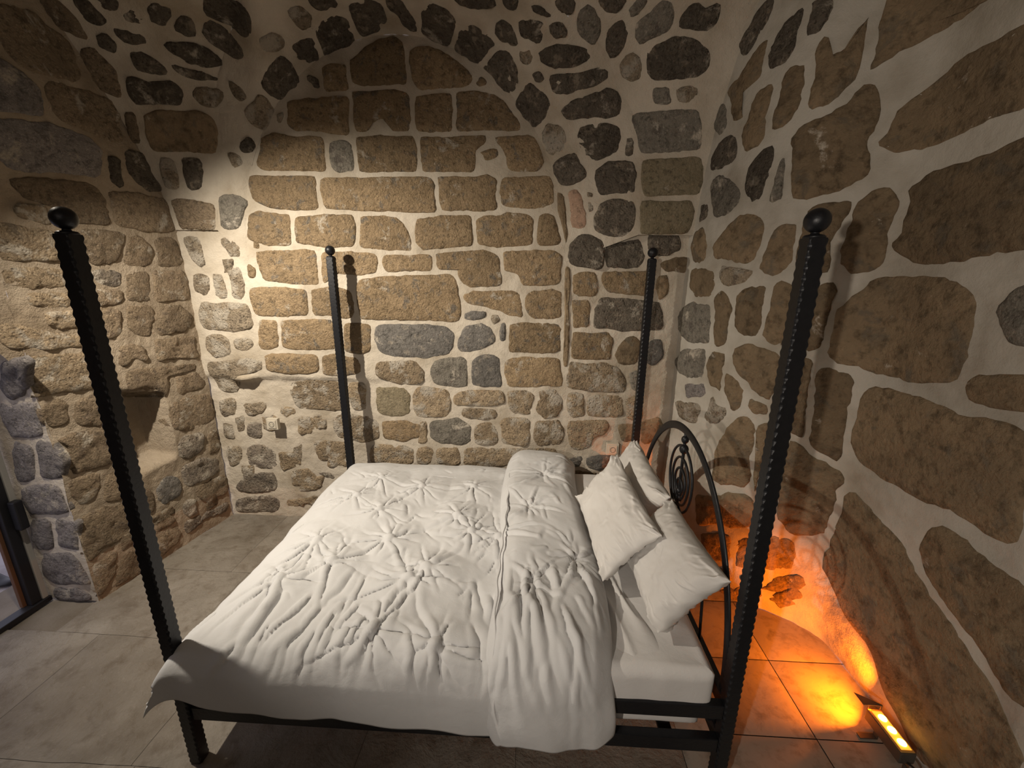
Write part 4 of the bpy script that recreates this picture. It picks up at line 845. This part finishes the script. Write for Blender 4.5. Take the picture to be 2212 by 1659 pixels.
# headboard: arch and scrollwork
HX = 2.1; HC = .70
th = np.linspace(0, math.pi, 60)
arch = [(HX, HC-.645, .285)]+[(HX, HC-.645*math.cos(a), .45+.80*math.sin(a)) for a in th]+[(HX, HC+.645, .285)]
V, F = tube(arch, 1.0, 10, flat=(.021, .0085), up=(1, 0, 0)); mesh('headboard_arch', V, F, M_IRON, bed, True, loc=(HX, HC, .9))
V, F = tube([(HX, HC, z) for z in np.linspace(.455, 1.245, 12)], .0075, 8); mesh('headboard_bar', V, F, M_IRON, bed, True, loc=(HX, HC, .85))
for zz, rr in ((1.205, .017), (1.155, .021), (.93, .014), (.60, .017)):
    Lv, Lf = lathe([(rr*math.sin(a)+.001, -rr*math.cos(a)*1.2) for a in np.linspace(0.05, 3.09, 9)], 14)
    mesh('collar', Lv+np.array([HX, HC, zz]), Lf, M_IRON, bed, True, loc=(HX, HC, zz))
def spiral(side, zc, r0, turns, up=1):
    P = []
    for t in np.linspace(0, 1, 70):
        a = math.pi/2-turns*2*math.pi*t; r = r0*(1-t)**.85+.016
        cy = HC+side*(.012+.5*r0*(1-.0*t)*.62+ .0); y = cy-side*0+side*(r*.62*math.cos(a)*1.0)-side*.012*(1-t)
        P.append((HX, y, zc+up*(r*1.25*math.sin(a))))
    return P
for sgn in (1, -1):
    for k, (ro, top) in enumerate(((.150, 1.165), (.108, 1.105), (.070, 1.050), (.038, .995))):
        # nested hoops leaving the bar and curling back to it
        P = []
        for a in np.linspace(math.pi*.50, -math.pi*(.46 if k < 2 else 1.05), 34):
            P.append((HX, HC+sgn*(ro*max(0, math.cos(a)) if k < 2 else ro*(.5+.5*math.cos(a)) if a < -math.pi/2+.0 else ro*math.cos(a)), (top-ro*1.12)+ro*1.12*math.sin(a)))
        V, F = tube(P, .0065, 8, up=(1, 0, 0)); mesh('scroll', V, F, M_IRON, bed, True, loc=(HX, HC+sgn*ro*.5, top-ro))
    P = [(HX, HC+sgn*(.20*math.sin(t*math.pi)+.02*t), .86-.34*t) for t in np.linspace(0, 1, 30)]
    V, F = tube(P, .0065, 8, up=(1, 0, 0)); mesh('scroll', V, F, M_IRON, bed, True, loc=(HX, HC+sgn*.1, .7))
    P = [(HX, HC+sgn*y, z) for y, z in zip(np.linspace(.26, .42, 20), [.455+.38*math.sin(t*math.pi) for t in np.linspace(0, 1, 20)])]
    V, F = tube(P, .0065, 8, up=(1, 0, 0)); mesh('scroll', V, F, M_IRON, bed, True, loc=(HX, HC+sgn*.34, .6))

# ---------------- mattress and base ----------------
def soft_box(name, x0, x1, y0, y1, z0, z1, r, mat, amp=.0, seed=5, n=(90, 70, 8)):
    """mattress: superellipse-edged box with slight cloth relief"""
    nx, ny = n[0], n[1]; V = []; prof = [(0., z0), (.0, z0+.0)]
    rows = [('b', 0)]; cx, cy = (x0+x1)/2, (y0+y1)/2
    ring = []
    for i in range(nx): ring.append((x0+(x1-x0)*i/nx, y0))
    for i in range(ny): ring.append((x1, y0+(y1-y0)*i/ny))
    for i in range(nx): ring.append((x1-(x1-x0)*i/nx, y1))
    for i in range(ny): ring.append((x0, y1-(y1-y0)*i/ny))
    R = np.array(ring)
    # rounded plan corners
    for _ in range(6): R = .5*R+.25*(np.roll(R, 1, 0)+np.roll(R, -1, 0))
    d = np.stack([np.where(R[:,0] > cx, 1, -1), np.where(R[:,1] > cy, 1, -1)], 1)
    L = []
    for t in np.linspace(-math.pi/2, 0, 6): L.append((r*(1-math.cos(t)), z0+r+r*math.sin(t)))
    for z in np.linspace(z0+r, z1-r, 6)[1:-1]: L.append((0, z))
    for t in np.linspace(0, math.pi/2, 8): L.append((r*(1-math.cos(t)), z1-r+r*math.sin(t)))
    inw = min(x1-x0, y1-y0)/2-.02
    for q in np.linspace(0, 1, 16)[1:]: L.append((r+(inw-r)*q, z1))
    for ins, z in L:
        X = np.clip(R[:,0], x0+ins, x1-ins); Y = np.clip(R[:,1], y0+ins, y1-ins)
        zz = np.full(len(X), z)+(0 if z < z1-.001 else amp*fbm(X*6, Y*9, 0, 4, seed))
        off = amp*.8*fbm(X*7, Y*7, z*6, 3, seed+3)
        V.append(np.stack([X+(X-cx)/abs(x1-cx)*off*.3, Y+(Y-cy)/abs(y1-cy)*off*.6, zz], 1))
    m = len(R); F = grid_faces(len(L), m, True); F.append(tuple(range(m))[::-1]); F.append(tuple(range((len(L)-1)*m, len(L)*m)))
    return mesh(name, np.vstack(V), F, mat, None, True, loc=(cx, cy, z0))
base = tag(soft_box('box_spring', .05, 2.035, .030, 1.545, .295, .388, .02, M_SHEET, .003), 'white covered box spring resting between the two iron side rails', 'bed base')
# sheet folds run out from under the duvet
matt = tag(soft_box('mattress', .09, 2.045, -.006, 1.55, .392, .590, .045, M_SHEET, .006, n=(140, 90, 8)), 'white sheeted mattress showing beside the turned down duvet', 'mattress')
def ridged(x, y, s): return 1-np.abs(vn(x, y, 0., s))*1.6
sheet = []
U_, W_ = np.meshgrid(np.linspace(0, 1, 34), np.linspace(0, 1, 110))
xs = 1.60+.27*U_+.045*np.sin(W_*5+U_*2); ys = .015+.62*W_
mk = np.sqrt(np.sin(np.pi*np.clip(U_, 0, 1))*np.sin(np.pi*np.clip(W_, 0, 1))); zs = .574+mk*(.018+.026*np.clip(ridged(xs*15+ys*3, ys*2.2, 4)-.1, 0, 1))
sf = mesh('sheet_fold', np.stack([xs, ys, zs], -1).reshape(-1, 3), grid_faces(110, 34), M_SHEET, matt, True, loc=(1.75, .3, .6))
md = sf.modifiers.new('thickness', 'SOLIDIFY'); md.thickness = .004; md.offset = -1

# ---------------- duvet ----------------
PIN = np.array([(.49,.87),(.37,1.23),(.27,.56),(.42,.43),(.63,.62),(1.04,.72),(.89,.40),(.25,.31),(.81,.34),(.76,.07),(.95,.83),(1.19,.68),(1.01,.01),(.30,.99),(1.35,.88),(1.56,.48),(.66,1.17),(1.0,1.17),(1.45,1.28),(1.36,.30)])
PH = [(math.sin(i*7.3)*3.1, 6+(i*5) % 4, .8+.4*math.sin(i*3.7)) for i in range(len(PIN))]
SEGS = []
def _segs():
    R = random.Random(11)
    for i, (px, py) in enumerate(PIN):
        n = R.randint(8, 11); a0 = R.uniform(0, 6.28)
        for k in range(n):
            a = a0+6.283*k/n+R.uniform(-.28, .28); L = R.uniform(.09, .26); s0 = .012
            if math.sin(a) < -.4 and py < .7: L *= 1.5
            SEGS.append((px+s0*math.cos(a), py+s0*math.sin(a), px+L*math.cos(a), py+L*math.sin(a), R.uniform(.008, .0165), R.uniform(.0065, .011)))
        for j in range(i):
            d = math.hypot(PIN[j][0]-px, PIN[j][1]-py)
            if d < .40: SEGS.append((px, py, PIN[j][0], PIN[j][1], R.uniform(-.010, .013), R.uniform(.009, .014)))
    for k in range(64):                      # long creases running over the front edge
        x0 = R.uniform(.05, 1.66); y0 = R.uniform(-.02, .42); L = R.uniform(.16, .42); t = (x0-.75)*.35+R.uniform(-.25, .25)
        SEGS.append((x0, y0, x0+L*t, y0-L, R.uniform(.007, .016), R.uniform(.008, .017)))
    for k in range(110):                     # short slack folds further back
        x0 = R.uniform(.05, 1.66); y0 = R.uniform(.25, 1.55); a = R.uniform(0, 6.28); L = R.uniform(.06, .2)
        SEGS.append((x0, y0, x0+L*math.cos(a), y0+L*math.sin(a), R.uniform(.003, .010), R.uniform(.006, .014)))
_segs()
def wrinkle(x, y):
    """quilted cotton: pinched tucks with rays, soft pads between, long creases towards the front edge"""
    h = np.zeros_like(x); dm = np.full_like(x, 9.)
    wx = x+.012*fbm(x*7, y*7, 0, 3, 31); wy = y+.012*fbm(x*7, y*7, 5, 3, 32)
    for px, py in PIN:
        r = np.hypot(wx-px, wy-py); dm = np.minimum(dm, r); h -= .016*np.exp(-(r/.022)**2)
    for x0, y0, x1, y1, am, sg in SEGS:
        dx, dy = x1-x0, y1-y0; L = math.hypot(dx, dy); k = (np.abs(wx-.5*(x0+x1)) < abs(dx)/2+.05) & (np.abs(wy-.5*(y0+y1)) < abs(dy)/2+.05)
        if not k.any(): continue
        qx, qy = wx[k], wy[k]; t = ((qx-x0)*dx+(qy-y0)*dy)/L/L; e = ((qx-x0)*dy-(qy-y0)*dx)/L
        tp = np.clip(t/.12, 0, 1)*np.clip((1-t)/.75, 0, 1)**.8; e = e/(sg*(.75+.5*np.clip(t, 0, 1)))
        h[k] += am*tp*(np.exp(-e*e)-.55*np.exp(-((e-1.7)/1.1)**2))
    h += .030*(1-np.exp(-(dm/.16)**2))
    h += .0010*fbm(x*26, y*26, 0, 2, 44)+.010*fbm(x*3.2, y*3.2, 0, 2, 45)+.0035*fbm(x*9, y*9, 0, 2, 46)
    return h
def sheet_mesh(name, A, B, mat, parent, thick, disp):
    """A: (u, x, drop) profile from the foot, B: (v, y, drop) profile from the back to the hanging hem"""
    u = np.arange(A[0,0], A[-1,0], .0095); v = np.arange(B[0,0], B[-1,0], .0095)
    X = np.interp(u, A[:,0], A[:,1]); dX = np.interp(u, A[:,0], A[:,2]); Y = np.interp(v, B[:,0], B[:,1]); dY = np.interp(v, B[:,0], B[:,2])
    return u, v, X, dX, Y, dY
def prof(P, n=200):
    """polyline (a, z) smoothed -> arc length table (s, a, z)"""
    C = cat([(a, z, 0) for a, z in P], n); s = np.r_[0, np.cumsum(np.linalg.norm(np.diff(C[:,:2], axis=0), axis=1))]
    return s, C[:,0], C[:,1]
def duvet_part(name, foot, side, mat, parent, disp, hem, step=.0075):
    s1, a1, z1 = prof(foot); s2, a2, z2 = prof(side)
    u = np.arange(0, s1[-1], step); v = np.arange(0, s2[-1], step)
    X = np.interp(u, s1, a1); ZX = np.interp(u, s1, z1); Y = np.interp(v, s2, a2); ZY = np.interp(v, s2, z2)
    zt = .635
    XX, YY = np.meshgrid(X, Y); DX, DY = np.meshgrid(zt-ZX, zt-ZY); UU, VV = np.meshgrid(u, v)
    DX, DY = np.maximum(DX, -.05), np.maximum(DY, -.05)
    D = np.where((DX > 0) & (DY > 0), (np.abs(DX)**1.6+np.abs(DY)**1.6)**(1/1.6), DX+DY)
    both = np.clip(DX, 0, 1)*np.clip(DY, 0, 1)
    G = np.stack([XX, YY, zt-D], -1)
    # normal offset
    n = np.cross(np.gradient(G, axis=1), np.gradient(G, axis=0)); n /= np.linalg.norm(n, axis=2)[..., None]+1e-9
    # drape coordinates: continue the pattern over the front edge by arc length
    yy = np.interp(0., a2[::-1], s2[::-1]) if a2[0] > a2[-1] else 0
    k0 = np.argmin(np.abs(a2-.02)+(np.abs(z2-.62) > .08)*9); ysheet = .02-(VV-s2[k0])
    W = disp(XX+0*UU, ysheet, DX, DY)
    G = G+n*W[..., None]
    G[..., 0] -= 1.15*both; G[..., 1] -= .8*both
    G[..., 2] += hem(XX, DX, DY)
    return G
front = [(1.60,.50),(1.60,.56),(1.57,.605),(1.50,.630),(1.3,.638),(.6,.638),(.3,.638),(.15,.636),(.05,.628),(-.018,.598),(-.046,.55),(-.058,.49),(-.060,.42),(-.058,.36),(-.055,.315)]
footp = [(-.028,.47),(-.022,.52),(.0,.575),(.05,.615),(.14,.632),(.4,.640),(.9,.638),(1.27,.632)]
def disp1(X, ys, DX, DY):
    W = wrinkle(X, ys); f = np.clip(1-DY/.16, .12, 1)
    return W*f-.004+.012*np.clip(DY/.2, 0, 1)*fbm(X*5, ys*2, 0, 2, 51)
def hem1(X, DX, DY):
    t = np.clip((DY-.05)/.27, 0, 1)
    return t*(.085*(1-sm(.0, .55, X))-.012*np.sin(X*7)+.006*np.sin(X*19+1))-.10*np.exp(-((X-1.25)/.055)**2)*0
def to_mesh(name, G, parent, thick, loc):
    o = mesh(name, G.reshape(-1, 3), grid_faces(*G.shape[:2]), M_DUVET, parent, True, loc=loc)
    md = o.modifiers.new('thickness', 'SOLIDIFY'); md.thickness = thick; md.offset = -1; return o
duvet = tag(to_mesh('duvet', duvet_part('d', footp, front, M_DUVET, None, disp1, hem1), None, .012, (.6, .7, .6)),
            'crumpled white quilted duvet spread over the bed and hanging over its front side', 'duvet')
front2 = [(1.64,.50),(1.645,.60),(1.62,.665),(1.54,.688),(1.3,.690),(.6,.690),(.2,.684),(.08,.668),(.0,.625),(-.050,.55),(-.072,.46),(-.078,.40),(-.075,.335),(-.07,.300)]
foldp = [(1.222,.600),(1.205,.612),(1.205,.640),(1.225,.664),(1.28,.682),(1.42,.688),(1.54,.680),(1.62,.655),(1.665,.618),(1.655,.600)]
def part2():
    s1, a1, z1 = prof(foldp); s2, a2, z2 = prof(front2); step = .0075
    u = np.arange(0, s1[-1], step); v = np.arange(0, s2[-1], step)
    X = np.interp(u, s1, a1); ZX = np.interp(u, s1, z1); Y = np.interp(v, s2, a2); ZY = np.interp(v, s2, z2)
    XX, YY = np.meshgrid(X, Y); HX_, HY = np.meshgrid(ZX-.688, ZY); UU, VV = np.meshgrid(u, v)
    hang = sm(.0, .3, .66-HY)                          # 0 on top, 1 on the hanging front
    G = np.stack([XX, YY, HY], -1)
    n2 = np.stack([0*VV, np.interp(VV, s2, np.gradient(z2, s2)), -np.interp(VV, s2, np.gradient(a2, s2))], -1)
    n2 /= np.linalg.norm(n2, axis=2)[..., None]+1e-9
    n2 *= np.where(n2[..., 2:3] < -.2, -1, 1)
    k0 = np.argmin(np.abs(a2-.02)+(np.abs(z2-.64) > .1)*9); ysh = .02-(VV-s2[k0])
    edge = np.clip(np.minimum(XX-1.205, 1.665-XX)/.07, 0, 1)
    W = wrinkle(XX, ysh)*(.30+.70*edge)*(1-.55*hang)+.022*hang*fbm(XX*5, ysh*2.2, 0, 2, 61)+.016*hang*np.clip(ridged(XX*9+ysh*2, ysh*1.1, 62), 0, 1)
    G += n2*(W+HX_*(1-.35*hang))[..., None]
    # the free edge swings: narrow at the pillows, wide where it hangs; the lower left corner ends in a tip
    G[..., 0] += .02*np.sin(ysh*4)*(1-hang)+.015*hang*(XX-1.43)/.23
    t = np.clip((.50-HY)/.24, 0, 1)
    G[..., 2] += t*(-.020*np.exp(-((XX-1.235)/.05)**2)+.045*np.exp(-((XX-1.40)/.09)**2)+.015*(1-sm(1.60, 1.665, 2*1.63-XX)))
    G[..., 2] += .13*t*sm(1.60, 1.68, XX)*0
    G[..., 0] += t*.045*np.exp(-((XX-1.21)/.05)**2)
    return G
fold = to_mesh('turned_back_top', part2(), duvet, .008, (1.43, .7, .67))
sp = cat([(1.222,1.55,.672),(1.218,1.2,.690),(1.226,.8,.693),(1.222,.4,.692),(1.228,.12,.683),(1.235,-.03,.60),(1.242,-.075,.48),(1.258,-.085,.36)], 90)
V, F = tube(sp+np.stack([.004*np.sin(np.arange(90)*.8), 0*np.arange(90), .006+0*np.arange(90)], 1), .0045, 7); mesh('piping', V, F, M_DUVET, duvet, True, loc=(1.22, .7, .69))

# ---------------- pillows ----------------
def pillow(name, c00, c10, c11, c01, thick, label, seed=1, group=None):
    """corners in order bottom-left, bottom-right, top-right, top-left; thick = half thickness"""
    c = [np.array(p, float) for p in (c00, c10, c11, c01)]; n = 100; R = random.Random(seed)
    nr = np.cross(c[1]-c[0], c[3]-c[0]); nr /= np.linalg.norm(nr); Lu, Lv_ = np.linalg.norm(c[1]-c[0]), np.linalg.norm(c[3]-c[0])
    q = np.linspace(-1, 1, n+1); q = np.sign(q)*(1-(1-np.abs(q))**1.25)
    A_, B_ = np.meshgrid(q, q, indexing='ij')
    segs = []
    for k in range(44):
        s = R.random()*2-1; e = R.choice([0, 1, 2, 3]); p = [(s, -1), (s, 1), (-1, s), (1, s)][e]; d = [(0, 1), (0, -1), (1, 0), (-1, 0)][e]
        t = R.uniform(-.6, .6)-.5*s; L = R.uniform(.12, .5); segs.append((p, (p[0]+L*(d[0]+(t if d[0] == 0 else 0)), p[1]+L*(d[1]+(t if d[1] == 0 else 0))), R.uniform(.004, .011), R.uniform(.012, .026)))
    for cx_ in (-1, 1):
        for cy_ in (-1, 1):
            for k in range(6):
                a = math.pi/4+R.uniform(-.75, .75); L = R.uniform(.2, .6); segs.append(((cx_*.96, cy_*.96), (cx_*(.96-L*math.cos(a)), cy_*(.96-L*math.sin(a))), R.uniform(.006, .015), R.uniform(.014, .03)))
    for k in range(16):
        p = (R.uniform(-.7, .7), R.uniform(-.7, .7)); a = R.uniform(0, 6.28); L = R.uniform(.15, .5); segs.append((p, (p[0]+L*math.cos(a), p[1]+L*math.sin(a)), R.uniform(.002, .006), R.uniform(.02, .04)))
    V = []
    pin = .085; u2 = .5+.5*A_*(1-pin*(1-B_*B_)*np.abs(A_)**2.5); v2 = .5+.5*B_*(1-pin*(1-A_*A_)*np.abs(B_)**2.5)
    w_ = [(1-u2)*(1-v2), u2*(1-v2), u2*v2, (1-u2)*v2]; P = sum(w[..., None]*cc for w, cc in zip(w_, c))
    t = np.maximum(0, (1-A_**4)*(1-B_**4))**.58; edge = 1-np.maximum(np.abs(A_), np.abs(B_))
    wa = A_+.04*fbm(A_*4+seed, B_*4, 0, 2, seed); wb = B_+.04*fbm(A_*4, B_*4+seed, 3, 2, seed)
    for side in (1, -1):
        wr = .007*fbm(A_*2.2+seed, B_*2.2, side, 3, seed)
        for (x0, y0), (x1, y1), am, sg in segs:
            dx, dy = (x1-x0), (y1-y0); L2 = dx*dx+dy*dy; tt = ((wa-x0)*dx+(wb-y0)*dy)/L2; e = ((wa-x0)*dy-(wb-y0)*dx)/math.sqrt(L2)/(sg*1.6)
            wr = wr+am*np.clip(tt/.1, 0, 1)*np.clip(1-tt, 0, 1)*(np.exp(-e*e)-.6*np.exp(-((e-1.6)/1.1)**2))
        wav = .006*np.sin(A_*17+seed)*np.sin(B_*13+seed)*(1-np.clip(edge*7, 0, 1))     # wavy seam edge
        H = side*(thick*t+wr*np.clip(edge*9, 0, 1))+wav
        V.append((P+nr*H[..., None]).reshape(-1, 3))
    V = np.vstack(V); m = n+1; f1 = grid_faces(m, m); F = f1+[tuple(q_+m*m for q_ in f_[::-1]) for f_ in f1]
    for i in range(n):
        for (p, q_) in ((i*m, (i+1)*m), (i*m+n, (i+1)*m+n), (i, i+1), (n*m+i, n*m+i+1)): F.append((p, q_, q_+m*m, p+m*m))
    o = mesh(name, V, F, M_PILLOW, None, True, loc=np.mean(c, 0)); bm = bmesh.new(); bm.from_mesh(o.data)
    bmesh.ops.remove_doubles(bm, verts=bm.verts, dist=.0004); bmesh.ops.recalc_face_normals(bm, faces=bm.faces); bm.to_mesh(o.data); bm.free()
    return tag(o, label, 'pillow', 'white pillows against the headboard')
pB = pillow('pillow', (1.86,.115,.635), (1.83,.635,.638), (2.04,.615,.93), (2.05,.03,.955), .084, 'plump white pillow nearest the camera, its front corner poking past the headboard', seed=3)
pC = pillow('pillow', (1.86,.64,.638), (1.84,1.30,.638), (2.04,1.315,.945), (2.04,.63,.93), .08, 'white pillow at the far side of the bed behind the leaning pillow', seed=8)
pA = pillow('pillow', (1.68,.335,.675), (1.64,1.02,.675), (1.86,1.03,.968), (1.905,.315,.93), .062, 'cream white pillow leaning in front of the two others', seed=14)
V = np.array([[(2.055-.035*j-.0*i+.012*math.sin(math.pi*i/13)*-1, 1.315-.16*i/13, .948-.05*j-.0*i) for j in np.linspace(0, 1.9, 8)] for i in range(14)])
cuff = mesh('pillowcase_cuff', V.reshape(-1, 3)-np.array([.035, 0, 0]), grid_faces(14, 8), M_PILLOW, pC, True, loc=(2.0, 1.23, .9))
md = cuff.modifiers.new('thickness', 'SOLIDIFY'); md.thickness = .006

# ---------------- sockets ----------------
M_SOCK = plain('cream_plastic', (.55, .50, .41), .4); M_HOLE = plain('dark_recess', (.03, .028, .025), .6); M_BRASS = plain('contact_metal', (.4, .35, .25), .35, .8)
def socket(x, z, label, s=.088):
    y = YB-.001-float(back_macro(np.array(x), np.array(z)))
    t = tag(empty('socket_outlet', (x, y, z)), label, 'socket', None)
    bm = bmesh.new(); box(bm, x-s/2, x+s/2, y-.014, y+.02, z-s/2, z+s/2, .003); bm_obj('frame_plate', bm, M_SOCK, t)
    bm = bmesh.new(); box(bm, x-s*.36, x+s*.36, y-.020, y-.012, z-s*.36, z+s*.36, .003); ins = bm_obj('insert', bm, M_SOCK, t)
    Lv, Lf = lathe([(.0205, 0), (.0205, .0022), (.0185, .0024), (.0175, -.002), (.001, -.0021)], 24)
    Lv = np.stack([Lv[:,0], -Lv[:,2], Lv[:,1]], 1)+np.array([x, y-.0195, z]); mesh('well', Lv, Lf, M_HOLE, t, True, loc=(x, y-.02, z))
    for dx in (-.0095, .0095):
        Lv, Lf = lathe([(.003, 0), (.003, .003), (.001, .0032)], 10); Lv = np.stack([Lv[:,0], -Lv[:,2], Lv[:,1]], 1)+np.array([x+dx, y-.0185, z]); mesh('contact', Lv, Lf, M_BRASS, t, True, loc=(x+dx, y-.02, z))
socket(-.632, .846, 'cream wall socket low on the back wall left of the bed'); socket(1.968, .711, 'cream wall socket on the back wall just above the leaning pillow', .092)

# ---------------- amber LED floodlight on the floor ----------------
M_HOUS = plain('lamp_housing', (.10, .085, .07), .5, .4); M_LENS = plain('amber_lens_rim', (.55, .30, .08), .25, .0, .6)
M_LED = plain('lit_led', (1, .7, .2), .4, 0, .5, (1.0, .55, .10), 12.); M_GLOW = plain('glowing_cover', (.8, .45, .1), .3, 0, .5, (1.0, .40, .03), 1.1); M_CABLE = plain('dark_cable', (.02, .015, .012), .5)
lamp = tag(empty('floor_floodlight', (2.915, .20, 0)), 'small amber LED floodlight on the floor at the foot of the right wall', 'lamp')
ly0, ly1, lx, lz0, lz1, hw = .112, .295, 2.918, .044, .098, .031
bm = bmesh.new(); box(bm, lx-hw, lx+hw, ly0, ly1, lz0, lz1, .004); bm_obj('housing', bm, M_HOUS, lamp)
bm = bmesh.new(); box(bm, lx-hw+.003, lx+hw-.003, ly0+.006, ly1-.006, lz1-.002, lz1+.004, .002); cover = bm_obj('cover', bm, M_LENS, lamp)
bm = bmesh.new(); box(bm, lx-hw+.010, lx+hw-.010, ly0+.014, ly1-.014, lz1+.003, lz1+.006, .001); bm_obj('light_strip', bm, M_GLOW, lamp)
for y in np.linspace(ly0+.04, ly1-.045, 3):
    Lv, Lf = lathe([(.016, 0), (.016, .003), (.013, .007), (.006, .010), (.001, .0105)], 18); mesh('led', Lv+np.array([lx+.002, y, lz1+.0055]), Lf, M_LED, lamp, True, loc=(lx, y, lz1+.008))
for y, xx in ((.245, 2.835), (.10, 2.86)):
    bm = bmesh.new(); box(bm, xx, lx-.009, y-.012, y+.012, .001, .006, .001); box(bm, lx-.012, lx-.008, y-.012, y+.012, .001, .048, .001); bm_obj('bracket', bm, M_HOUS, lamp)
cb = cat([(2.920,.118,.05),(2.925,.085,.06),(2.93,.055,.045),(2.905,.045,.02),(2.875,.065,.012),(2.87,.03,.008),(2.93,-.02,.006),(2.99,-.06,.006),(3.03,-.2,.006)], 70)
V, F = tube(cb, .0042, 8); mesh('cable', V, F, M_CABLE, lamp, True, loc=(2.92, .03, .03))
# skewed visor over the far end, added to give the beam a slanting cut-off
zv = .1215; vis = [(lx-.052, ly1-.004), (lx+.031, ly1-.004), (lx+.031, ly1+.001), (lx-.052, ly1+.054)]
Vv = [(x, y, z) for z in (zv, zv+.002) for x, y in vis]
mesh('added_shield', Vv, [(3,2,1,0), (4,5,6,7), (0,1,5,4), (1,2,6,5), (2,3,7,6), (3,0,4,7)], M_HOUS, lamp, False, loc=(lx, ly1+.02, zv))
for xv in (lx-.028, lx+.028):
    bm = bmesh.new(); box(bm, xv-.002, xv+.002, ly1-.004, ly1, .09, .122); bm_obj('added_shield_post', bm, M_HOUS, lamp)
for en, nv, sp_ in ((3.0, (-.30, .94, .14), 110), (9.0, (-.66, .74, .08), 162)):
    ld = bpy.data.lights.new('amber_leds', 'AREA'); ld.shape = 'RECTANGLE'; ld.size = .012; ld.size_y = .004; ld.energy = en; ld.color = (1.0, .195, .003); ld.spread = math.radians(sp_)
    lo = bpy.data.objects.new('amber_leds', ld); COL.objects.link(lo); lo.location = (lx, ly1+.004, .108)
    lo.rotation_euler = Vector(nv).to_track_quat('-Z', 'Y').to_euler()

# ---------------- doorway: metal and glass door frame ----------------
M_FRAME = plain('dark_metal_frame', (.018, .018, .022), .45, .3); M_WOODE = plain('brown_frame_edge', (.13, .06, .03), .5); M_PALE = plain('pale_frame_strip', (.34, .33, .31), .6)
door = tag(empty('door_1', (-1.62, .2, 0)), 'dark framed glass door in the doorway at the left', kind='structure')
bm = bmesh.new(); box(bm, -1.655, -1.59, -.36, .78, -.005, .028, .004); bm_obj('threshold', bm, M_FRAME, door)
bm = bmesh.new(); box(bm, -1.655, -1.605, .690, .742, .028, 1.46, .004); bm_obj('stile', bm, M_FRAME, door)
bm = bmesh.new(); box(bm, -1.662, -1.64, .672, .692, .028, 1.46, .002); bm_obj('stile_edge', bm, M_WOODE, door)
bm = bmesh.new(); box(bm, -1.645, -1.600, .744, .772, .028, 1.44, .003); bm_obj('stile_strip', bm, M_PALE, door)
bm = bmesh.new(); box(bm, -1.60, -1.555, .72, .765, .52, .70, .008); hg = bm_obj('hinge_box', bm, M_FRAME, door)
# dark shoe on the terrace
def shoe():
    L = np.linspace(0, 1, 24); V = []
    for t in L:
        wdt = .045*(1-abs(2*t-.9)**3.2*.75); hgt = .035+.075*(1-sm(.25, .75, t)) if t < .98 else .02
        if t > .9: wdt *= math.sqrt(max(.02, 1-((t-.9)/.1)**2)); hgt *= math.sqrt(max(.05, 1-((t-.9)/.1)**2))
        for k in range(14):
            a = 2*math.pi*k/14; V.append((-2.30+.30*t, .90+wdt*math.cos(a), max(-.026, -.026+hgt*.5+hgt*.5*math.sin(a))))
    F = grid_faces(24, 14, True); F.append(tuple(range(14))[::-1]); F.append(tuple(range(23*14, 24*14)))
    return mesh('shoe', V, F, plain('black_leather', (.015, .014, .016), .4), None, True, loc=(-2.15, .9, -.026))
tag(shoe(), 'rounded black shoe toe on the terrace beyond the doorway', 'shoe')
